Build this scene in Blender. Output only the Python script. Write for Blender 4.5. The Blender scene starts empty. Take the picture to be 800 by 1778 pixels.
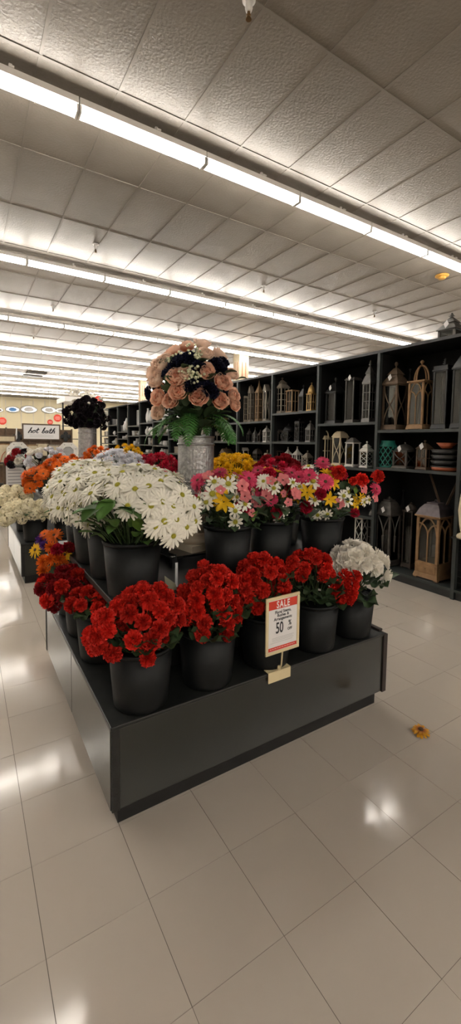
import bpy, math, random
import numpy as np
from mathutils import Vector, Matrix
R = math.radians
rnd = random.Random(7)
scene = bpy.context.scene
COL = scene.collection

# ------------------------------------------------------------------ camera
CAM_H, FPX, PPX, PPY = 1.46, 735.3, 399.3, 820.05
YAW, PIT, ROL = R(32.075), R(-4.052), R(-0.833)
_fw = np.array([math.sin(YAW)*math.cos(PIT), math.cos(YAW)*math.cos(PIT), math.sin(PIT)])
_r = np.array([math.cos(YAW), -math.sin(YAW), 0.0]); _d = np.cross(_fw, _r)
RIGHT = _r*math.cos(ROL)+_d*math.sin(ROL); DOWN = -_r*math.sin(ROL)+_d*math.cos(ROL)
camd = bpy.data.cameras.new('camera'); cam = bpy.data.objects.new('camera', camd); COL.objects.link(cam)
mw = Matrix.Identity(4)
for i in range(3):
    mw[i][0] = RIGHT[i]; mw[i][1] = -DOWN[i]; mw[i][2] = -_fw[i]
mw[2][3] = CAM_H
cam.matrix_world = mw
camd.sensor_fit = 'HORIZONTAL'; camd.sensor_width = 36.0; camd.lens = FPX/800*36
camd.shift_x = (400-PPX)/800; camd.shift_y = -(889-PPY)/800
camd.clip_start = 0.05; camd.clip_end = 200
scene.camera = cam

# ------------------------------------------------------------------ world, exposure
world = bpy.data.worlds.new('world'); scene.world = world; world.use_nodes = True
world.node_tree.nodes['Background'].inputs[0].default_value = (0.9, 0.92, 1.0, 1)
world.node_tree.nodes['Background'].inputs[1].default_value = 0.02
scene.view_settings.view_transform = 'Standard'; scene.view_settings.look = 'None'
scene.view_settings.gamma = 1.0; scene.view_settings.use_curve_mapping = False
scene.view_settings.exposure = 0.58
TUBE_STRENGTH = 22.0

# pixel -> point at a known distance (real planes of the place)
def _ray(x, y): return RIGHT*(x-PPX)+DOWN*(y-PPY)+_fw*FPX
def at_x(x, y, X): r = _ray(x, y); return Vector((r*(X/r[0]))+np.array([0, 0, CAM_H]))
def at_y(x, y, Y): r = _ray(x, y); return Vector((r*(Y/r[1]))+np.array([0, 0, CAM_H]))
def at_z(x, y, z): r = _ray(x, y); return Vector((r*((z-CAM_H)/r[2]))+np.array([0, 0, CAM_H]))
def depth(p): return float(np.dot(np.array(p)-np.array([0, 0, CAM_H]), _fw))
def on_ball(x, y, c, rad):
    """front point of a ball of flowers seen at a place of the picture (ellipsoid radii rad)"""
    o = np.array([0, 0, CAM_H]); d = _ray(x, y); d = d/np.linalg.norm(d); c = np.array(c); s = np.array(rad)
    oo = (o-c)/s; dd = d/s; a = dd@dd; b = oo@dd; q = b*b-a*(oo@oo-1)
    t = (-b-math.sqrt(q))/a if q > 0 else -b/a
    p = o+d*t; n = (p-c)/(s*s); n = n/np.linalg.norm(n)
    return Vector(p), Vector(n)

# ------------------------------------------------------------------ materials
def mat(name, col, rough=0.6, metal=0.0, spec=0.5, var=0.0, scale=8.0, bump=0.0, bscale=60.0, rand=0.0, coat=0.0,
        radial=None, trans=0.0):
    m = bpy.data.materials.new(name); m.use_nodes = True; nt = m.node_tree; N = nt.nodes; L = nt.links
    b = N['Principled BSDF']; b.inputs['Roughness'].default_value = rough; b.inputs['Metallic'].default_value = metal
    b.inputs['Specular IOR Level'].default_value = spec; b.inputs['Coat Weight'].default_value = coat
    b.inputs['Coat Roughness'].default_value = 0.12
    c = (*col, 1); b.inputs['Base Color'].default_value = c
    tc = N.new('ShaderNodeTexCoord'); src = None
    if radial:                       # colour by distance from the flower's heart: (inner colour, radius where the outer colour starts)
        ln = N.new('ShaderNodeVectorMath'); ln.operation = 'LENGTH'; L.new(tc.outputs['Object'], ln.inputs[0])
        rp = N.new('ShaderNodeValToRGB'); rp.color_ramp.elements[0].color = (*radial[0], 1); rp.color_ramp.elements[0].position = radial[1]
        rp.color_ramp.elements[1].color = c; rp.color_ramp.elements[1].position = radial[2]
        L.new(ln.outputs['Value'], rp.inputs[0]); src = rp.outputs[0]
    if var or rand:
        hs = N.new('ShaderNodeHueSaturation'); hs.inputs['Color'].default_value = c
        if src: L.new(src, hs.inputs['Color'])
        nz = N.new('ShaderNodeTexNoise'); nz.inputs['Scale'].default_value = scale; nz.inputs['Detail'].default_value = 4
        L.new(tc.outputs['Object'], nz.inputs['Vector'])
        mr = N.new('ShaderNodeMapRange'); mr.inputs[1].default_value = 0.3; mr.inputs[2].default_value = 0.7
        mr.inputs[3].default_value = 1-var; mr.inputs[4].default_value = 1+var; L.new(nz.outputs['Fac'], mr.inputs[0])
        val = mr.outputs[0]
        if rand:
            oi = N.new('ShaderNodeObjectInfo'); mr2 = N.new('ShaderNodeMapRange')
            mr2.inputs[3].default_value = 1-rand; mr2.inputs[4].default_value = 1+rand; L.new(oi.outputs['Random'], mr2.inputs[0])
            mu = N.new('ShaderNodeMath'); mu.operation = 'MULTIPLY'; L.new(val, mu.inputs[0]); L.new(mr2.outputs[0], mu.inputs[1]); val = mu.outputs[0]
        L.new(val, hs.inputs['Value']); src = hs.outputs[0]
    if src: L.new(src, b.inputs['Base Color'])
    if bump:
        nb = N.new('ShaderNodeTexNoise'); nb.inputs['Scale'].default_value = bscale; nb.inputs['Detail'].default_value = 5
        L.new(tc.outputs['Object'], nb.inputs['Vector'])
        bp = N.new('ShaderNodeBump'); bp.inputs['Strength'].default_value = bump; bp.inputs['Distance'].default_value = 0.01
        L.new(nb.outputs['Fac'], bp.inputs['Height']); L.new(bp.outputs[0], b.inputs['Normal'])
    if trans:
        tr = N.new('ShaderNodeBsdfTranslucent'); mx = N.new('ShaderNodeMixShader'); mx.inputs[0].default_value = trans
        tr.inputs[0].default_value = c
        if src: L.new(src, tr.inputs[0])
        L.new(b.outputs[0], mx.inputs[1]); L.new(tr.outputs[0], mx.inputs[2]); L.new(mx.outputs[0], N['Material Output'].inputs[0])
    return m
def emis(name, col, s):
    m = bpy.data.materials.new(name); m.use_nodes = True; N = m.node_tree.nodes
    b = N['Principled BSDF']; b.inputs['Base Color'].default_value = (*col, 1)
    b.inputs['Emission Color'].default_value = (*col, 1); b.inputs['Emission Strength'].default_value = s
    return m
def glassmat(name, tint):
    m = bpy.data.materials.new(name); m.use_nodes = True; nt = m.node_tree; N = nt.nodes; L = nt.links
    N.remove(N['Principled BSDF'])
    t = N.new('ShaderNodeBsdfTransparent'); t.inputs[0].default_value = (*tint, 1)
    g = N.new('ShaderNodeBsdfGlossy'); g.inputs['Roughness'].default_value = 0.04
    fr = N.new('ShaderNodeFresnel'); fr.inputs[0].default_value = 1.6
    mx = N.new('ShaderNodeMixShader'); L.new(fr.outputs[0], mx.inputs[0]); L.new(t.outputs[0], mx.inputs[1]); L.new(g.outputs[0], mx.inputs[2])
    L.new(mx.outputs[0], N['Material Output'].inputs[0]); return m

def floor_mat():
    m = mat('vinyl_tile', (0.465, 0.413, 0.355), 0.2, spec=0.5, rand=0.025, var=0.0001)
    nt = m.node_tree; N = nt.nodes; L = nt.links; b = N['Principled BSDF']
    tc = N.new('ShaderNodeTexCoord'); nz = N.new('ShaderNodeTexNoise'); nz.inputs['Scale'].default_value = 2.2; nz.inputs['Detail'].default_value = 3
    gm = N.new('ShaderNodeNewGeometry'); L.new(gm.outputs['Position'], nz.inputs['Vector'])
    mr = N.new('ShaderNodeMapRange'); mr.inputs[1].default_value = 0.3; mr.inputs[2].default_value = 0.75; mr.inputs[3].default_value = 0.085; mr.inputs[4].default_value = 0.16
    L.new(nz.outputs['Fac'], mr.inputs[0]); L.new(mr.outputs[0], b.inputs['Roughness'])
    n2 = N.new('ShaderNodeTexNoise'); n2.inputs['Scale'].default_value = 5; L.new(gm.outputs['Position'], n2.inputs['Vector'])
    bp = N.new('ShaderNodeBump'); bp.inputs['Strength'].default_value = 0.05; bp.inputs['Distance'].default_value = 0.01
    L.new(n2.outputs['Fac'], bp.inputs['Height']); L.new(bp.outputs[0], b.inputs['Normal'])
    return m

MT = {}
MT['tile'] = floor_mat()
MT['grout'] = mat('grout', (0.10, 0.085, 0.07), 0.8)
MT['ceil'] = mat('ceiling_tile', (0.225, 0.196, 0.163), 0.36, spec=0.6, var=0.05, scale=5, bump=0.45, bscale=45, rand=0.03)
MT['tbar'] = mat('ceiling_grid', (0.235, 0.206, 0.174), 0.42)
MT['white_enamel'] = mat('white_enamel', (0.80, 0.78, 0.75), 0.35)
MT['tube'] = emis('fluorescent_tube', (1.0, 0.95, 0.88), TUBE_STRENGTH)
MT['wall'] = mat('cream_wall', (0.74, 0.66, 0.45), 0.7, var=0.04, scale=1.0)
MT['wall2'] = mat('pale_wall', (0.66, 0.62, 0.55), 0.7, var=0.04, scale=1.0)
MT['lam'] = mat('dark_green_laminate', (0.011, 0.0125, 0.009), 0.30, spec=0.5, var=0.15, scale=6, bump=0.02, bscale=30, coat=0.6)
MT['lamtop'] = mat('black_deck', (0.012, 0.013, 0.012), 0.42, var=0.3, scale=12)
MT['trim'] = mat('black_trim', (0.012, 0.012, 0.011), 0.5, var=0.35, scale=20, bump=0.2, bscale=80)
MT['brtrim'] = mat('dark_brown_trim', (0.022, 0.014, 0.012), 0.5, var=0.2, scale=20)
MT['kick'] = mat('kick_board', (0.008, 0.008, 0.008), 0.6, var=0.3, scale=10)
MT['gloss'] = mat('black_acrylic', (0.008, 0.008, 0.008), 0.06, spec=0.6)
MT['bucket'] = mat('bucket_plastic', (0.0045, 0.0053, 0.0056), 0.5, spec=0.25, var=0.12, scale=9, bump=0.03, bscale=50)
MT['foam'] = mat('dark_foam', (0.02, 0.03, 0.015), 0.9)
MT['galv'] = mat('galvanized', (0.36, 0.36, 0.365), 0.36, metal=0.85, var=0.25, scale=35, bump=0.55, bscale=70)
MT['plaster'] = mat('plaster', (0.52, 0.45, 0.34), 0.8, var=0.08, scale=12, bump=0.2, bscale=50)
MT['shelf'] = mat('black_shelf', (0.012, 0.0135, 0.0135), 0.4, var=0.15, scale=10)
MT['post'] = mat('shelf_post', (0.026, 0.032, 0.031), 0.42, var=0.15, scale=14)
MT['backp'] = mat('shelf_back', (0.004, 0.004, 0.004), 0.75, spec=0.3)
MT['cream'] = mat('cream_plastic', (0.66, 0.55, 0.33), 0.5, var=0.04, scale=20)
MT['paper'] = mat('paper', (0.74, 0.72, 0.71), 0.7)
MT['red_print'] = mat('red_print', (0.62, 0.045, 0.022), 0.6)
MT['black_print'] = mat('black_print', (0.02, 0.02, 0.025), 0.6)
MT['grey_print'] = mat('grey_print', (0.38, 0.38, 0.38), 0.7)
MT['white_print'] = mat('white_print', (0.82, 0.78, 0.76), 0.7)
MT['pink_print'] = mat('pink_print', (0.85, 0.45, 0.40), 0.7)
MT['brass'] = mat('brass', (0.20, 0.12, 0.05), 0.4, metal=0.8)
MT['orange_plastic'] = mat('amber_plastic', (0.62, 0.33, 0.06), 0.5)
MT['glass'] = glassmat('lantern_glass', (0.72, 0.74, 0.72))
# flowers
MT['red'] = mat('red_petal', (0.66, 0.024, 0.014), 0.55, spec=0.3, var=0.2, scale=40, rand=0.18, trans=0.15)
MT['dred'] = mat('dark_red_petal', (0.26, 0.006, 0.012), 0.6, spec=0.25, var=0.2, scale=40, rand=0.15, trans=0.15)
MT['crim'] = mat('crimson_petal', (0.50, 0.012, 0.045), 0.6, spec=0.25, var=0.15, scale=40, rand=0.15, trans=0.2)
MT['white'] = mat('white_petal', (0.90, 0.87, 0.77), 0.65, spec=0.25, var=0.04, scale=60, rand=0.05, trans=0.18, radial=((0.55, 0.58, 0.20), 0.006, 0.016))
MT['white2'] = mat('white_ruffle', (0.90, 0.86, 0.78), 0.65, spec=0.25, var=0.05, scale=40, rand=0.05, trans=0.18)
MT['lav'] = mat('lavender_white', (0.80, 0.80, 0.84), 0.65, spec=0.25, var=0.06, scale=40, rand=0.05, trans=0.28)
MT['ivory'] = mat('cream_petal', (0.82, 0.75, 0.54), 0.65, spec=0.25, var=0.08, scale=40, rand=0.06, trans=0.28)
MT['peach'] = mat('peach_petal', (0.96, 0.66, 0.50), 0.6, spec=0.25, var=0.05, scale=30, rand=0.05, trans=0.18, radial=((0.90, 0.29, 0.14), 0.022, 0.052))
MT['pale_peach'] = mat('pale_peach_petal', (0.95, 0.74, 0.60), 0.6, spec=0.25, var=0.05, scale=30, rand=0.05, trans=0.25)
MT['navy'] = mat('navy_petal', (0.008, 0.009, 0.030), 0.6, spec=0.3, var=0.3, scale=40, rand=0.25)
MT['blackp'] = mat('black_petal', (0.012, 0.006, 0.010), 0.6, spec=0.3, var=0.3, scale=40, rand=0.25)
MT['pink'] = mat('hot_pink_petal', (0.62, 0.055, 0.13), 0.6, spec=0.25, var=0.15, scale=50, rand=0.12, trans=0.22)
MT['lpink'] = mat('pink_petal', (0.76, 0.23, 0.24), 0.6, spec=0.25, var=0.12, scale=50, rand=0.12, trans=0.25)
MT['yellow'] = mat('yellow_petal', (0.78, 0.47, 0.008), 0.6, spec=0.25, var=0.1, scale=50, rand=0.1, trans=0.25)
MT['orange'] = mat('orange_petal', (0.75, 0.15, 0.012), 0.6, spec=0.25, var=0.15, scale=50, rand=0.15, trans=0.22)
MT['purple'] = mat('purple_petal', (0.10, 0.03, 0.22), 0.6, spec=0.25, var=0.15, scale=50, rand=0.1, trans=0.2)
MT['ycent'] = mat('flower_heart', (0.42, 0.38, 0.03), 0.8, var=0.2, scale=200, bump=0.6, bscale=500)
MT['dcent'] = mat('dark_flower_heart', (0.10, 0.05, 0.02), 0.8, var=0.2, scale=200, bump=0.6, bscale=500)
MT['leaf'] = mat('leaf_green', (0.065, 0.14, 0.03), 0.5, spec=0.4, var=0.2, scale=20, rand=0.3, trans=0.12)
MT['dleaf'] = mat('dark_leaf', (0.040, 0.072, 0.030), 0.5, spec=0.4, var=0.2, scale=20, rand=0.3, trans=0.08)
MT['bleaf'] = mat('bright_leaf', (0.10, 0.19, 0.03), 0.5, spec=0.4, var=0.15, scale=20, rand=0.15, trans=0.15)
MT['fern'] = mat('fern_green', (0.045, 0.17, 0.028), 0.5, spec=0.4, var=0.15, scale=20, rand=0.25, trans=0.15)
MT['stem'] = mat('stem_green', (0.03, 0.06, 0.015), 0.6)
MT['bud'] = mat('pale_bud', (0.60, 0.60, 0.40), 0.6, var=0.1, scale=60)
def wood(name, col, v=0.2): return mat(name, col, 0.6, spec=0.3, var=v, scale=18, bump=0.15, bscale=70)
MT['tanwood'] = wood('tan_wood', (0.26, 0.165, 0.085)); MT['brownwood'] = wood('brown_wood', (0.115, 0.078, 0.050))
MT['oakwood'] = wood('warm_wood', (0.25, 0.145, 0.068)); MT['greywood'] = wood('grey_wood', (0.26, 0.225, 0.18))
MT['palewood'] = wood('pale_wood', (0.42, 0.36, 0.27)); MT['creamwood'] = wood('cream_wood', (0.52, 0.44, 0.30), 0.08)
MT['whitewood'] = wood('white_painted', (0.62, 0.60, 0.55), 0.06); MT['darkwood'] = wood('dark_wood', (0.05, 0.038, 0.03))
MT['blackmetal'] = mat('black_metal', (0.014, 0.014, 0.014), 0.4, metal=0.2); MT['greymetal'] = mat('grey_metal', (0.16, 0.155, 0.145), 0.45, metal=0.4, var=0.2, scale=20)
MT['pewter'] = mat('pewter_metal', (0.075, 0.068, 0.06), 0.45, metal=0.4, var=0.25, scale=20)
MT['purplegrey'] = mat('mauve_grey_metal', (0.115, 0.095, 0.10), 0.5, metal=0.3, var=0.2, scale=20)
MT['teal'] = mat('teal_enamel', (0.012, 0.17, 0.13), 0.45, var=0.12, scale=14)
MT['gold'] = mat('gold_metal', (0.42, 0.27, 0.10), 0.4, metal=0.6, var=0.2, scale=20)
MT['whitecer'] = mat('white_ceramic', (0.62, 0.61, 0.59), 0.35, var=0.05, scale=6); MT['greycer'] = mat('grey_ceramic', (0.30, 0.30, 0.29), 0.4, var=0.1, scale=6)
MT['silver'] = mat('silver_metal', (0.5, 0.5, 0.5), 0.3, metal=0.8, var=0.1, scale=9); MT['blueglaze'] = mat('blue_glaze', (0.10, 0.28, 0.62), 0.3, var=0.2, scale=5)
MT['brownpanel'] = wood('brown_panel', (0.12, 0.075, 0.045)); MT['terracotta'] = mat('orange_glaze', (0.40, 0.10, 0.035), 0.5)

# ------------------------------------------------------------------ mesh helpers
class MB:
    def __init__(s): s.v = []; s.f = []
    def add(s, v, f):
        o = len(s.v); s.v += [tuple(p) for p in v]; s.f += [tuple(i+o for i in q) for q in f]; return s
    def box(s, x0, x1, y0, y1, z0, z1):
        return s.add([(x0,y0,z0),(x1,y0,z0),(x1,y1,z0),(x0,y1,z0),(x0,y0,z1),(x1,y0,z1),(x1,y1,z1),(x0,y1,z1)],
                     [(0,3,2,1),(4,5,6,7),(0,1,5,4),(1,2,6,5),(2,3,7,6),(3,0,4,7)])
    def cbox(s, c, w, d, h): return s.box(c[0]-w/2, c[0]+w/2, c[1]-d/2, c[1]+d/2, c[2]-h/2, c[2]+h/2)
    def lathe(s, prof, n=24, c=(0,0,0), sx=1, sy=1, rot=0):
        v = []; f = []
        for r, z in prof:
            for k in range(n):
                a = 2*math.pi*k/n+rot; v.append((c[0]+r*math.cos(a)*sx, c[1]+r*math.sin(a)*sy, c[2]+z))
        for i in range(len(prof)-1):
            for k in range(n):
                k2 = (k+1) % n; f.append((i*n+k, i*n+k2, (i+1)*n+k2, (i+1)*n+k))
        if prof[0][0] > 1e-5: f.append(tuple(reversed(range(n))))
        if prof[-1][0] > 1e-5: f.append(tuple((len(prof)-1)*n+k for k in range(n)))
        return s.add(v, f)
    def tube(s, pts, r, n=6):
        pts = [Vector(p) for p in pts]; v = []; f = []; rr = r if isinstance(r, (list, tuple)) else [r]*len(pts)
        for i, p in enumerate(pts):
            t = (pts[min(i+1, len(pts)-1)]-pts[max(i-1, 0)]).normalized()
            a = t.orthogonal().normalized() if i == 0 else (a-t*a.dot(t)).normalized()
            b = t.cross(a)
            for k in range(n):
                th = 2*math.pi*k/n+math.pi/n; v.append(p+(a*math.cos(th)+b*math.sin(th))*rr[i])
        for i in range(len(pts)-1):
            for k in range(n):
                k2 = (k+1) % n; f.append((i*n+k, i*n+k2, (i+1)*n+k2, (i+1)*n+k))
        f.append(tuple(reversed(range(n)))); f.append(tuple((len(pts)-1)*n+k for k in range(n)))
        return s.add(v, f)
    def frustum(s, c, w0, d0, w1, d1, h):
        x, y, z = c
        return s.add([(x-w0/2,y-d0/2,z),(x+w0/2,y-d0/2,z),(x+w0/2,y+d0/2,z),(x-w0/2,y+d0/2,z),
                      (x-w1/2,y-d1/2,z+h),(x+w1/2,y-d1/2,z+h),(x+w1/2,y+d1/2,z+h),(x-w1/2,y+d1/2,z+h)],
                     [(0,3,2,1),(4,5,6,7),(0,1,5,4),(1,2,6,5),(2,3,7,6),(3,0,4,7)])
    def mesh(s, name, m, smooth=False):
        me = bpy.data.meshes.new(name); me.from_pydata(s.v, [], s.f)
        if m: me.materials.append(m)
        if smooth: me.polygons.foreach_set('use_smooth', [True]*len(me.polygons))
        me.update(); return me
    def obj(s, name, m, parent=None, smooth=False, loc=None):
        return put(name, s.mesh(name, m, smooth), parent, loc)
def put(name, me, parent=None, loc=None, mtx=None):
    o = bpy.data.objects.new(name, me); COL.objects.link(o); o.parent = parent
    if loc is not None: o.location = loc
    if mtx is not None: o.matrix_local = mtx
    return o
def tag(o, label, cat, group=None, kind=None):
    o['label'] = label; o['category'] = cat
    if group: o['group'] = group
    if kind: o['kind'] = kind
    return o
def thing(name, label, cat, loc=(0,0,0), rz=0, group=None):
    o = bpy.data.objects.new(name, None); COL.objects.link(o); o.location = loc; o.rotation_euler = (0,0,rz); o.empty_display_size = 0.05
    return tag(o, label, cat, group)
def bevel(o, w=0.004, n=2):
    b = o.modifiers.new('bevel', 'BEVEL'); b.width = w; b.segments = n; b.limit_method = 'ANGLE'; return o
def frame_mtx(pos, up, roll=0.0, s=1.0):
    up = Vector(up).normalized(); q = up.to_track_quat('Z', 'Y')
    return Matrix.Translation(pos) @ q.to_matrix().to_4x4() @ Matrix.Rotation(roll, 4, 'Z') @ Matrix.Scale(s, 4)
def text(s, size, m, parent, mtx, sx=1.0, bold=0.0, shear=0.0, name='lettering', space=1.0, extr=0.0004):
    cu = bpy.data.curves.new('t', 'FONT'); cu.body = s; cu.size = size; cu.align_x = 'CENTER'; cu.align_y = 'CENTER'
    cu.offset = bold; cu.shear = shear; cu.extrude = extr; cu.space_character = space; cu.resolution_u = 3
    o = bpy.data.objects.new('t', cu); COL.objects.link(o)
    me = bpy.data.meshes.new_from_object(o.evaluated_get(bpy.context.evaluated_depsgraph_get()))
    bpy.data.objects.remove(o); me.materials.clear(); me.materials.append(m); me.name = name
    me.transform(Matrix.Diagonal((sx, 1, 1, 1)))
    return put(name, me, parent, mtx=mtx)
ORD = ['first','second','third','fourth','fifth','sixth','seventh','eighth','ninth','tenth','eleventh','twelfth','thirteenth','fourteenth','fifteenth','sixteenth','seventeenth','eighteenth','nineteenth','twentieth']

# ------------------------------------------------------------------ the setting
X0, X1, Y0, Y1, CZ = -7.0, 15.0, -9.0, 33.5, 4.40
T = 0.3048; TX, TY = 0.158, 0.885
fl = MB().box(X0, X1, Y0, Y1, -0.05, -0.0012).obj('floor', MT['grout'])
tag(fl, 'glossy beige vinyl tile floor of the store', 'floor', kind='structure')
tile_me = MB().box(0.0010, T-0.0010, 0.0006, T-0.0006, -0.004, 0).mesh('floor_tile', MT['tile'])
cells = []
for i in range(int((X0-TX)/T)+1, int((X1-TX)/T)):
    for j in range(int((Y0-TY)/T)+1, int((Y1-TY)/T)):
        x, y = TX+i*T, TY+j*T; c = Vector((x+T/2, y+T/2, 0)); dd = depth(c); q = np.array(c)-np.array([0,0,CAM_H])
        vis = False
        if dd > 0.3:
            u = PPX+FPX*float(q@RIGHT)/dd; v = PPY+FPX*float(q@DOWN)/dd
            vis = -60 < u < 860 and v < 1900 and not (0.45 < x and x+T < 1.95 and 1.6 < y and y+T < 2.9) and x < 3.95
        cells.append((0 if vis else 1, (c-Vector((0,0,CAM_H))).length, x, y))
cells.sort()
for _, _, x, y in cells[:300]: put('floor_tile', tile_me, fl, (x, y, 0)).rotation_euler = (rnd.uniform(-.0022, .0022), rnd.uniform(-.0022, .0022), 0)
mb = MB()
for _, _, x, y in cells[300:]: mb.box(x+.0005, x+T-.0005, y+.0005, y+T-.0005, -0.004, 0)
o = mb.obj('floor_tiles_beyond', MT['tile'], fl); o['kind'] = 'stuff'

cl = MB().box(X0, X1, Y0, Y1, CZ+0.02, CZ+0.07).obj('ceiling', MT['tbar'])
tag(cl, 'beige suspended ceiling of rectangular textured tiles', 'ceiling', kind='structure')
CX, CY, CW, CL = 0.57, 3.74, 0.615, 1.22
ct_me = MB().box(0.012, CW-0.012, 0.012, CL-0.012, 0.006, 0.02).mesh('ceiling_tile', MT['ceil'])
cells = []
for i in range(int((X0-CX)/CW)-1, int((X1-CX)/CW)+1):
    for j in range(int((Y0-CY)/CL)-1, int((Y1-CY)/CL)+1):
        x, y = CX+i*CW, CY+j*CL
        if x < X0-.01 or x+CW > X1+.01 or y < Y0-.01 or y+CL > Y1+.01: continue
        c = Vector((x+CW/2, y+CL/2, CZ)); dd = depth(c); q = np.array(c)-np.array([0,0,CAM_H]); vis = False
        if dd > .3:
            u = PPX+FPX*float(q@RIGHT)/dd; v = PPY+FPX*float(q@DOWN)/dd; vis = -120 < u < 920 and v > -150
        cells.append((0 if vis else 1, dd, x, y))
cells.sort()
for _, _, x, y in cells[:300]: put('ceiling_tile', ct_me, cl, (x, y, CZ))
mb = MB()
for _, _, x, y in cells[300:]: mb.box(x+.012, x+CW-.012, y+.012, y+CL-.012, CZ+.006, CZ+.02)
o = mb.obj('ceiling_tiles_beyond', MT['ceil'], cl); o['kind'] = 'stuff'
i = int((X0-CX)/CW)
while CX+i*CW < X1:
    MB().box(CX+i*CW-.012, CX+i*CW+.012, Y0, Y1, CZ, CZ+.02).obj('grid_bar', MT['tbar'], cl); i += 1
j = int((Y0-CY)/CL)
while CY+j*CL < Y1:
    MB().box(X0, X1, CY+j*CL-.012, CY+j*CL+.012, CZ-.001, CZ+.019).obj('grid_bar', MT['tbar'], cl); j += 1
for nm, b, m, lb in [('wall_back', (X0, X1, Y1, Y1+.1, 0, CZ), 'wall', 'cream yellow far wall of the store'),
                     ('wall_left', (X0-.1, X0, Y0, Y1, 0, CZ), 'wall2', 'pale left wall of the store'),
                     ('wall_right', (X1, X1+.1, Y0, Y1, 0, CZ), 'wall2', 'pale right wall of the store behind the shelving'),
                     ('wall_front', (X0, X1, Y0-.1, Y0, 0, CZ), 'wall2', 'pale front wall of the store')]:
    tag(MB().box(*b).obj(nm, MT[m]), lb, 'wall', kind='structure')

# ------------------------------------------------------------------ strip lights
LZ = 4.248; ROW0, ROWD = 3.947, 3.656
h_me = MB().box(-0.605, 0.605, -0.062, 0.062, 0.032, 0.085).mesh('housing', MT['white_enamel'])
tu = MB(); n = 12; tu.tube([(-0.585,0,0), (0.585,0,0)], 0.0215, n); tube_me = tu.mesh('fluorescent_tube', MT['tube'], True)
sk_me = MB().box(-0.008, 0.008, -0.055, 0.055, -0.03, 0.034).mesh('socket', MT['white_enamel'])
hg_me = MB().box(-0.02, 0.02, -0.07, 0.07, 0.085, 0.1).box(-0.012, 0.012, -0.012, 0.012, 0.085, 0.151).mesh('hanger', MT['white_enamel'])
phase = [0.891, 0.907, 0.931, 0.932, 0.95, 0.969, 0.988, 1.0, 1.0]
ROWN = ['nearest', 'second nearest', 'third nearest', 'fourth nearest', 'fifth nearest', 'sixth nearest', 'seventh nearest', 'farthest']
for k in (-3, -2, 0, 1, 2, 3, 4, 5, 6, 7):  # negative rows, unseen behind the camera, are added to light the front faces
    ph = phase[max(k, 0)]; Y = ROW0+ROWD*k; cnt = 0
    for n in range(-5, 11):
        xc = ph+1.22*n-0.61
        if xc < X0+1 or xc > X1-1: continue
        q = np.array([xc+.6, Y, LZ-CAM_H]); dd = float(q@_fw); u = PPX+FPX*float(q@RIGHT)/dd if dd > .2 else -1
        seen = k >= 0 and u > 0
        if seen: lb = f'{ORD[cnt]} white strip light from the left in the {ROWN[k]} ceiling row'; cnt += 1
        else: lb = 'white strip light hung from the ceiling outside the view'
        t = thing('strip_light', lb, 'strip light', (xc, Y, LZ), 0, 'fluorescent strip lights in rows on the ceiling')
        put('housing', h_me, t)
        for s in (-1, 1): put('fluorescent_tube', tube_me, t, (0, s*0.034, -0.006)); put('socket', sk_me, t, (s*0.597, 0, 0))
        if k < 4: put('hanger', hg_me, t, (0.1, 0, 0))

# ------------------------------------------------------------------ flowers: petals and blossoms
def petal(L, W, nu, nv, shape, a0, bend, cup=0.0, ruf=0.0, rk=3.0, ph=0.0):
    """petal grid: local x outward, y across, z up; elevation a0 growing by bend along the length"""
    v = []; x = z = 0.0; du = L/(nu-1)
    for i in range(nu):
        u = i/(nu-1); a = a0+bend*u
        if i: x += math.cos(a)*du; z += math.sin(a)*du
        w = W*shape(u)
        for j in range(nv):
            s = -1+2*j/(nv-1); off = cup*w*(s*s)+ruf*u*u*math.sin(rk*s*math.pi+ph)
            v.append((x-math.sin(a)*off, w*s, z+math.cos(a)*off))
    f = [(i*nv+j, i*nv+j+1, (i+1)*nv+j+1, (i+1)*nv+j) for i in range(nu-1) for j in range(nv-1)]
    return v, f
def ring(mb, n, r0, z0, rr, jit=0.1, th0=0.0, **kw):
    for k in range(n):
        th = 2*math.pi*k/n+th0+rr.uniform(-jit, jit); kk = dict(kw); sc = rr.uniform(0.9, 1.08)
        kk['L'] = kw['L']*sc; kk['W'] = kw['W']*sc; kk['a0'] = kw['a0']+rr.uniform(-jit, jit)*0.8; kk['ph'] = rr.uniform(0, 6.28)
        v, f = petal(**kk); c, s = math.cos(th), math.sin(th)
        mb.add([((x+r0)*c-y*s, (x+r0)*s+y*c, z+z0) for x, y, z in v], f)
sh_daisy = lambda u: (0.45+0.75*u-0.15*u*u) if u < 0.95 else 0.45
sh_fan = lambda u: 0.15+0.95*u
sh_round = lambda u: math.sqrt(max(0.02, 1-(2*u-1.05)**2*0.85))*(0.35+0.65*min(1, u*1.8))
sh_point = lambda u: max(0.03, math.sin(math.pi*min(1, u*0.93+0.07))**0.8)
def daisy(seed, L=0.054, W=0.0066, n=17, layers=2, droop=-0.5):
    rr = random.Random(seed); mb = MB()
    for l in range(layers): ring(mb, n-2*l, 0.006, 0.001+0.003*l, rr, jit=0.12, th0=0.2*l, L=L*(1-0.14*l), W=W, nu=4, nv=3, shape=sh_daisy, a0=0.15+0.28*l, bend=droop, cup=-0.3)
    return mb
def carnation(seed, L=0.037, dens=1.0, nv=9, ruf=0.0085, W=0.020):
    rr = random.Random(seed); mb = MB()
    for n, a0, lf, z0 in [(6, -0.55, 0.9, 0.0), (7, 0.05, 1.0, 0.003), (7, 0.55, 1.0, 0.005), (6, 0.95, 0.98, 0.006), (4, 1.3, 0.95, 0.006)]:
        ring(mb, max(3, int(n*dens)), 0.003, z0, rr, jit=0.3, th0=rr.uniform(0, 6), L=L*lf, W=W, nu=4, nv=nv, shape=sh_fan, a0=a0, bend=0.15, ruf=ruf, rk=2.0)
    return mb
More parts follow.
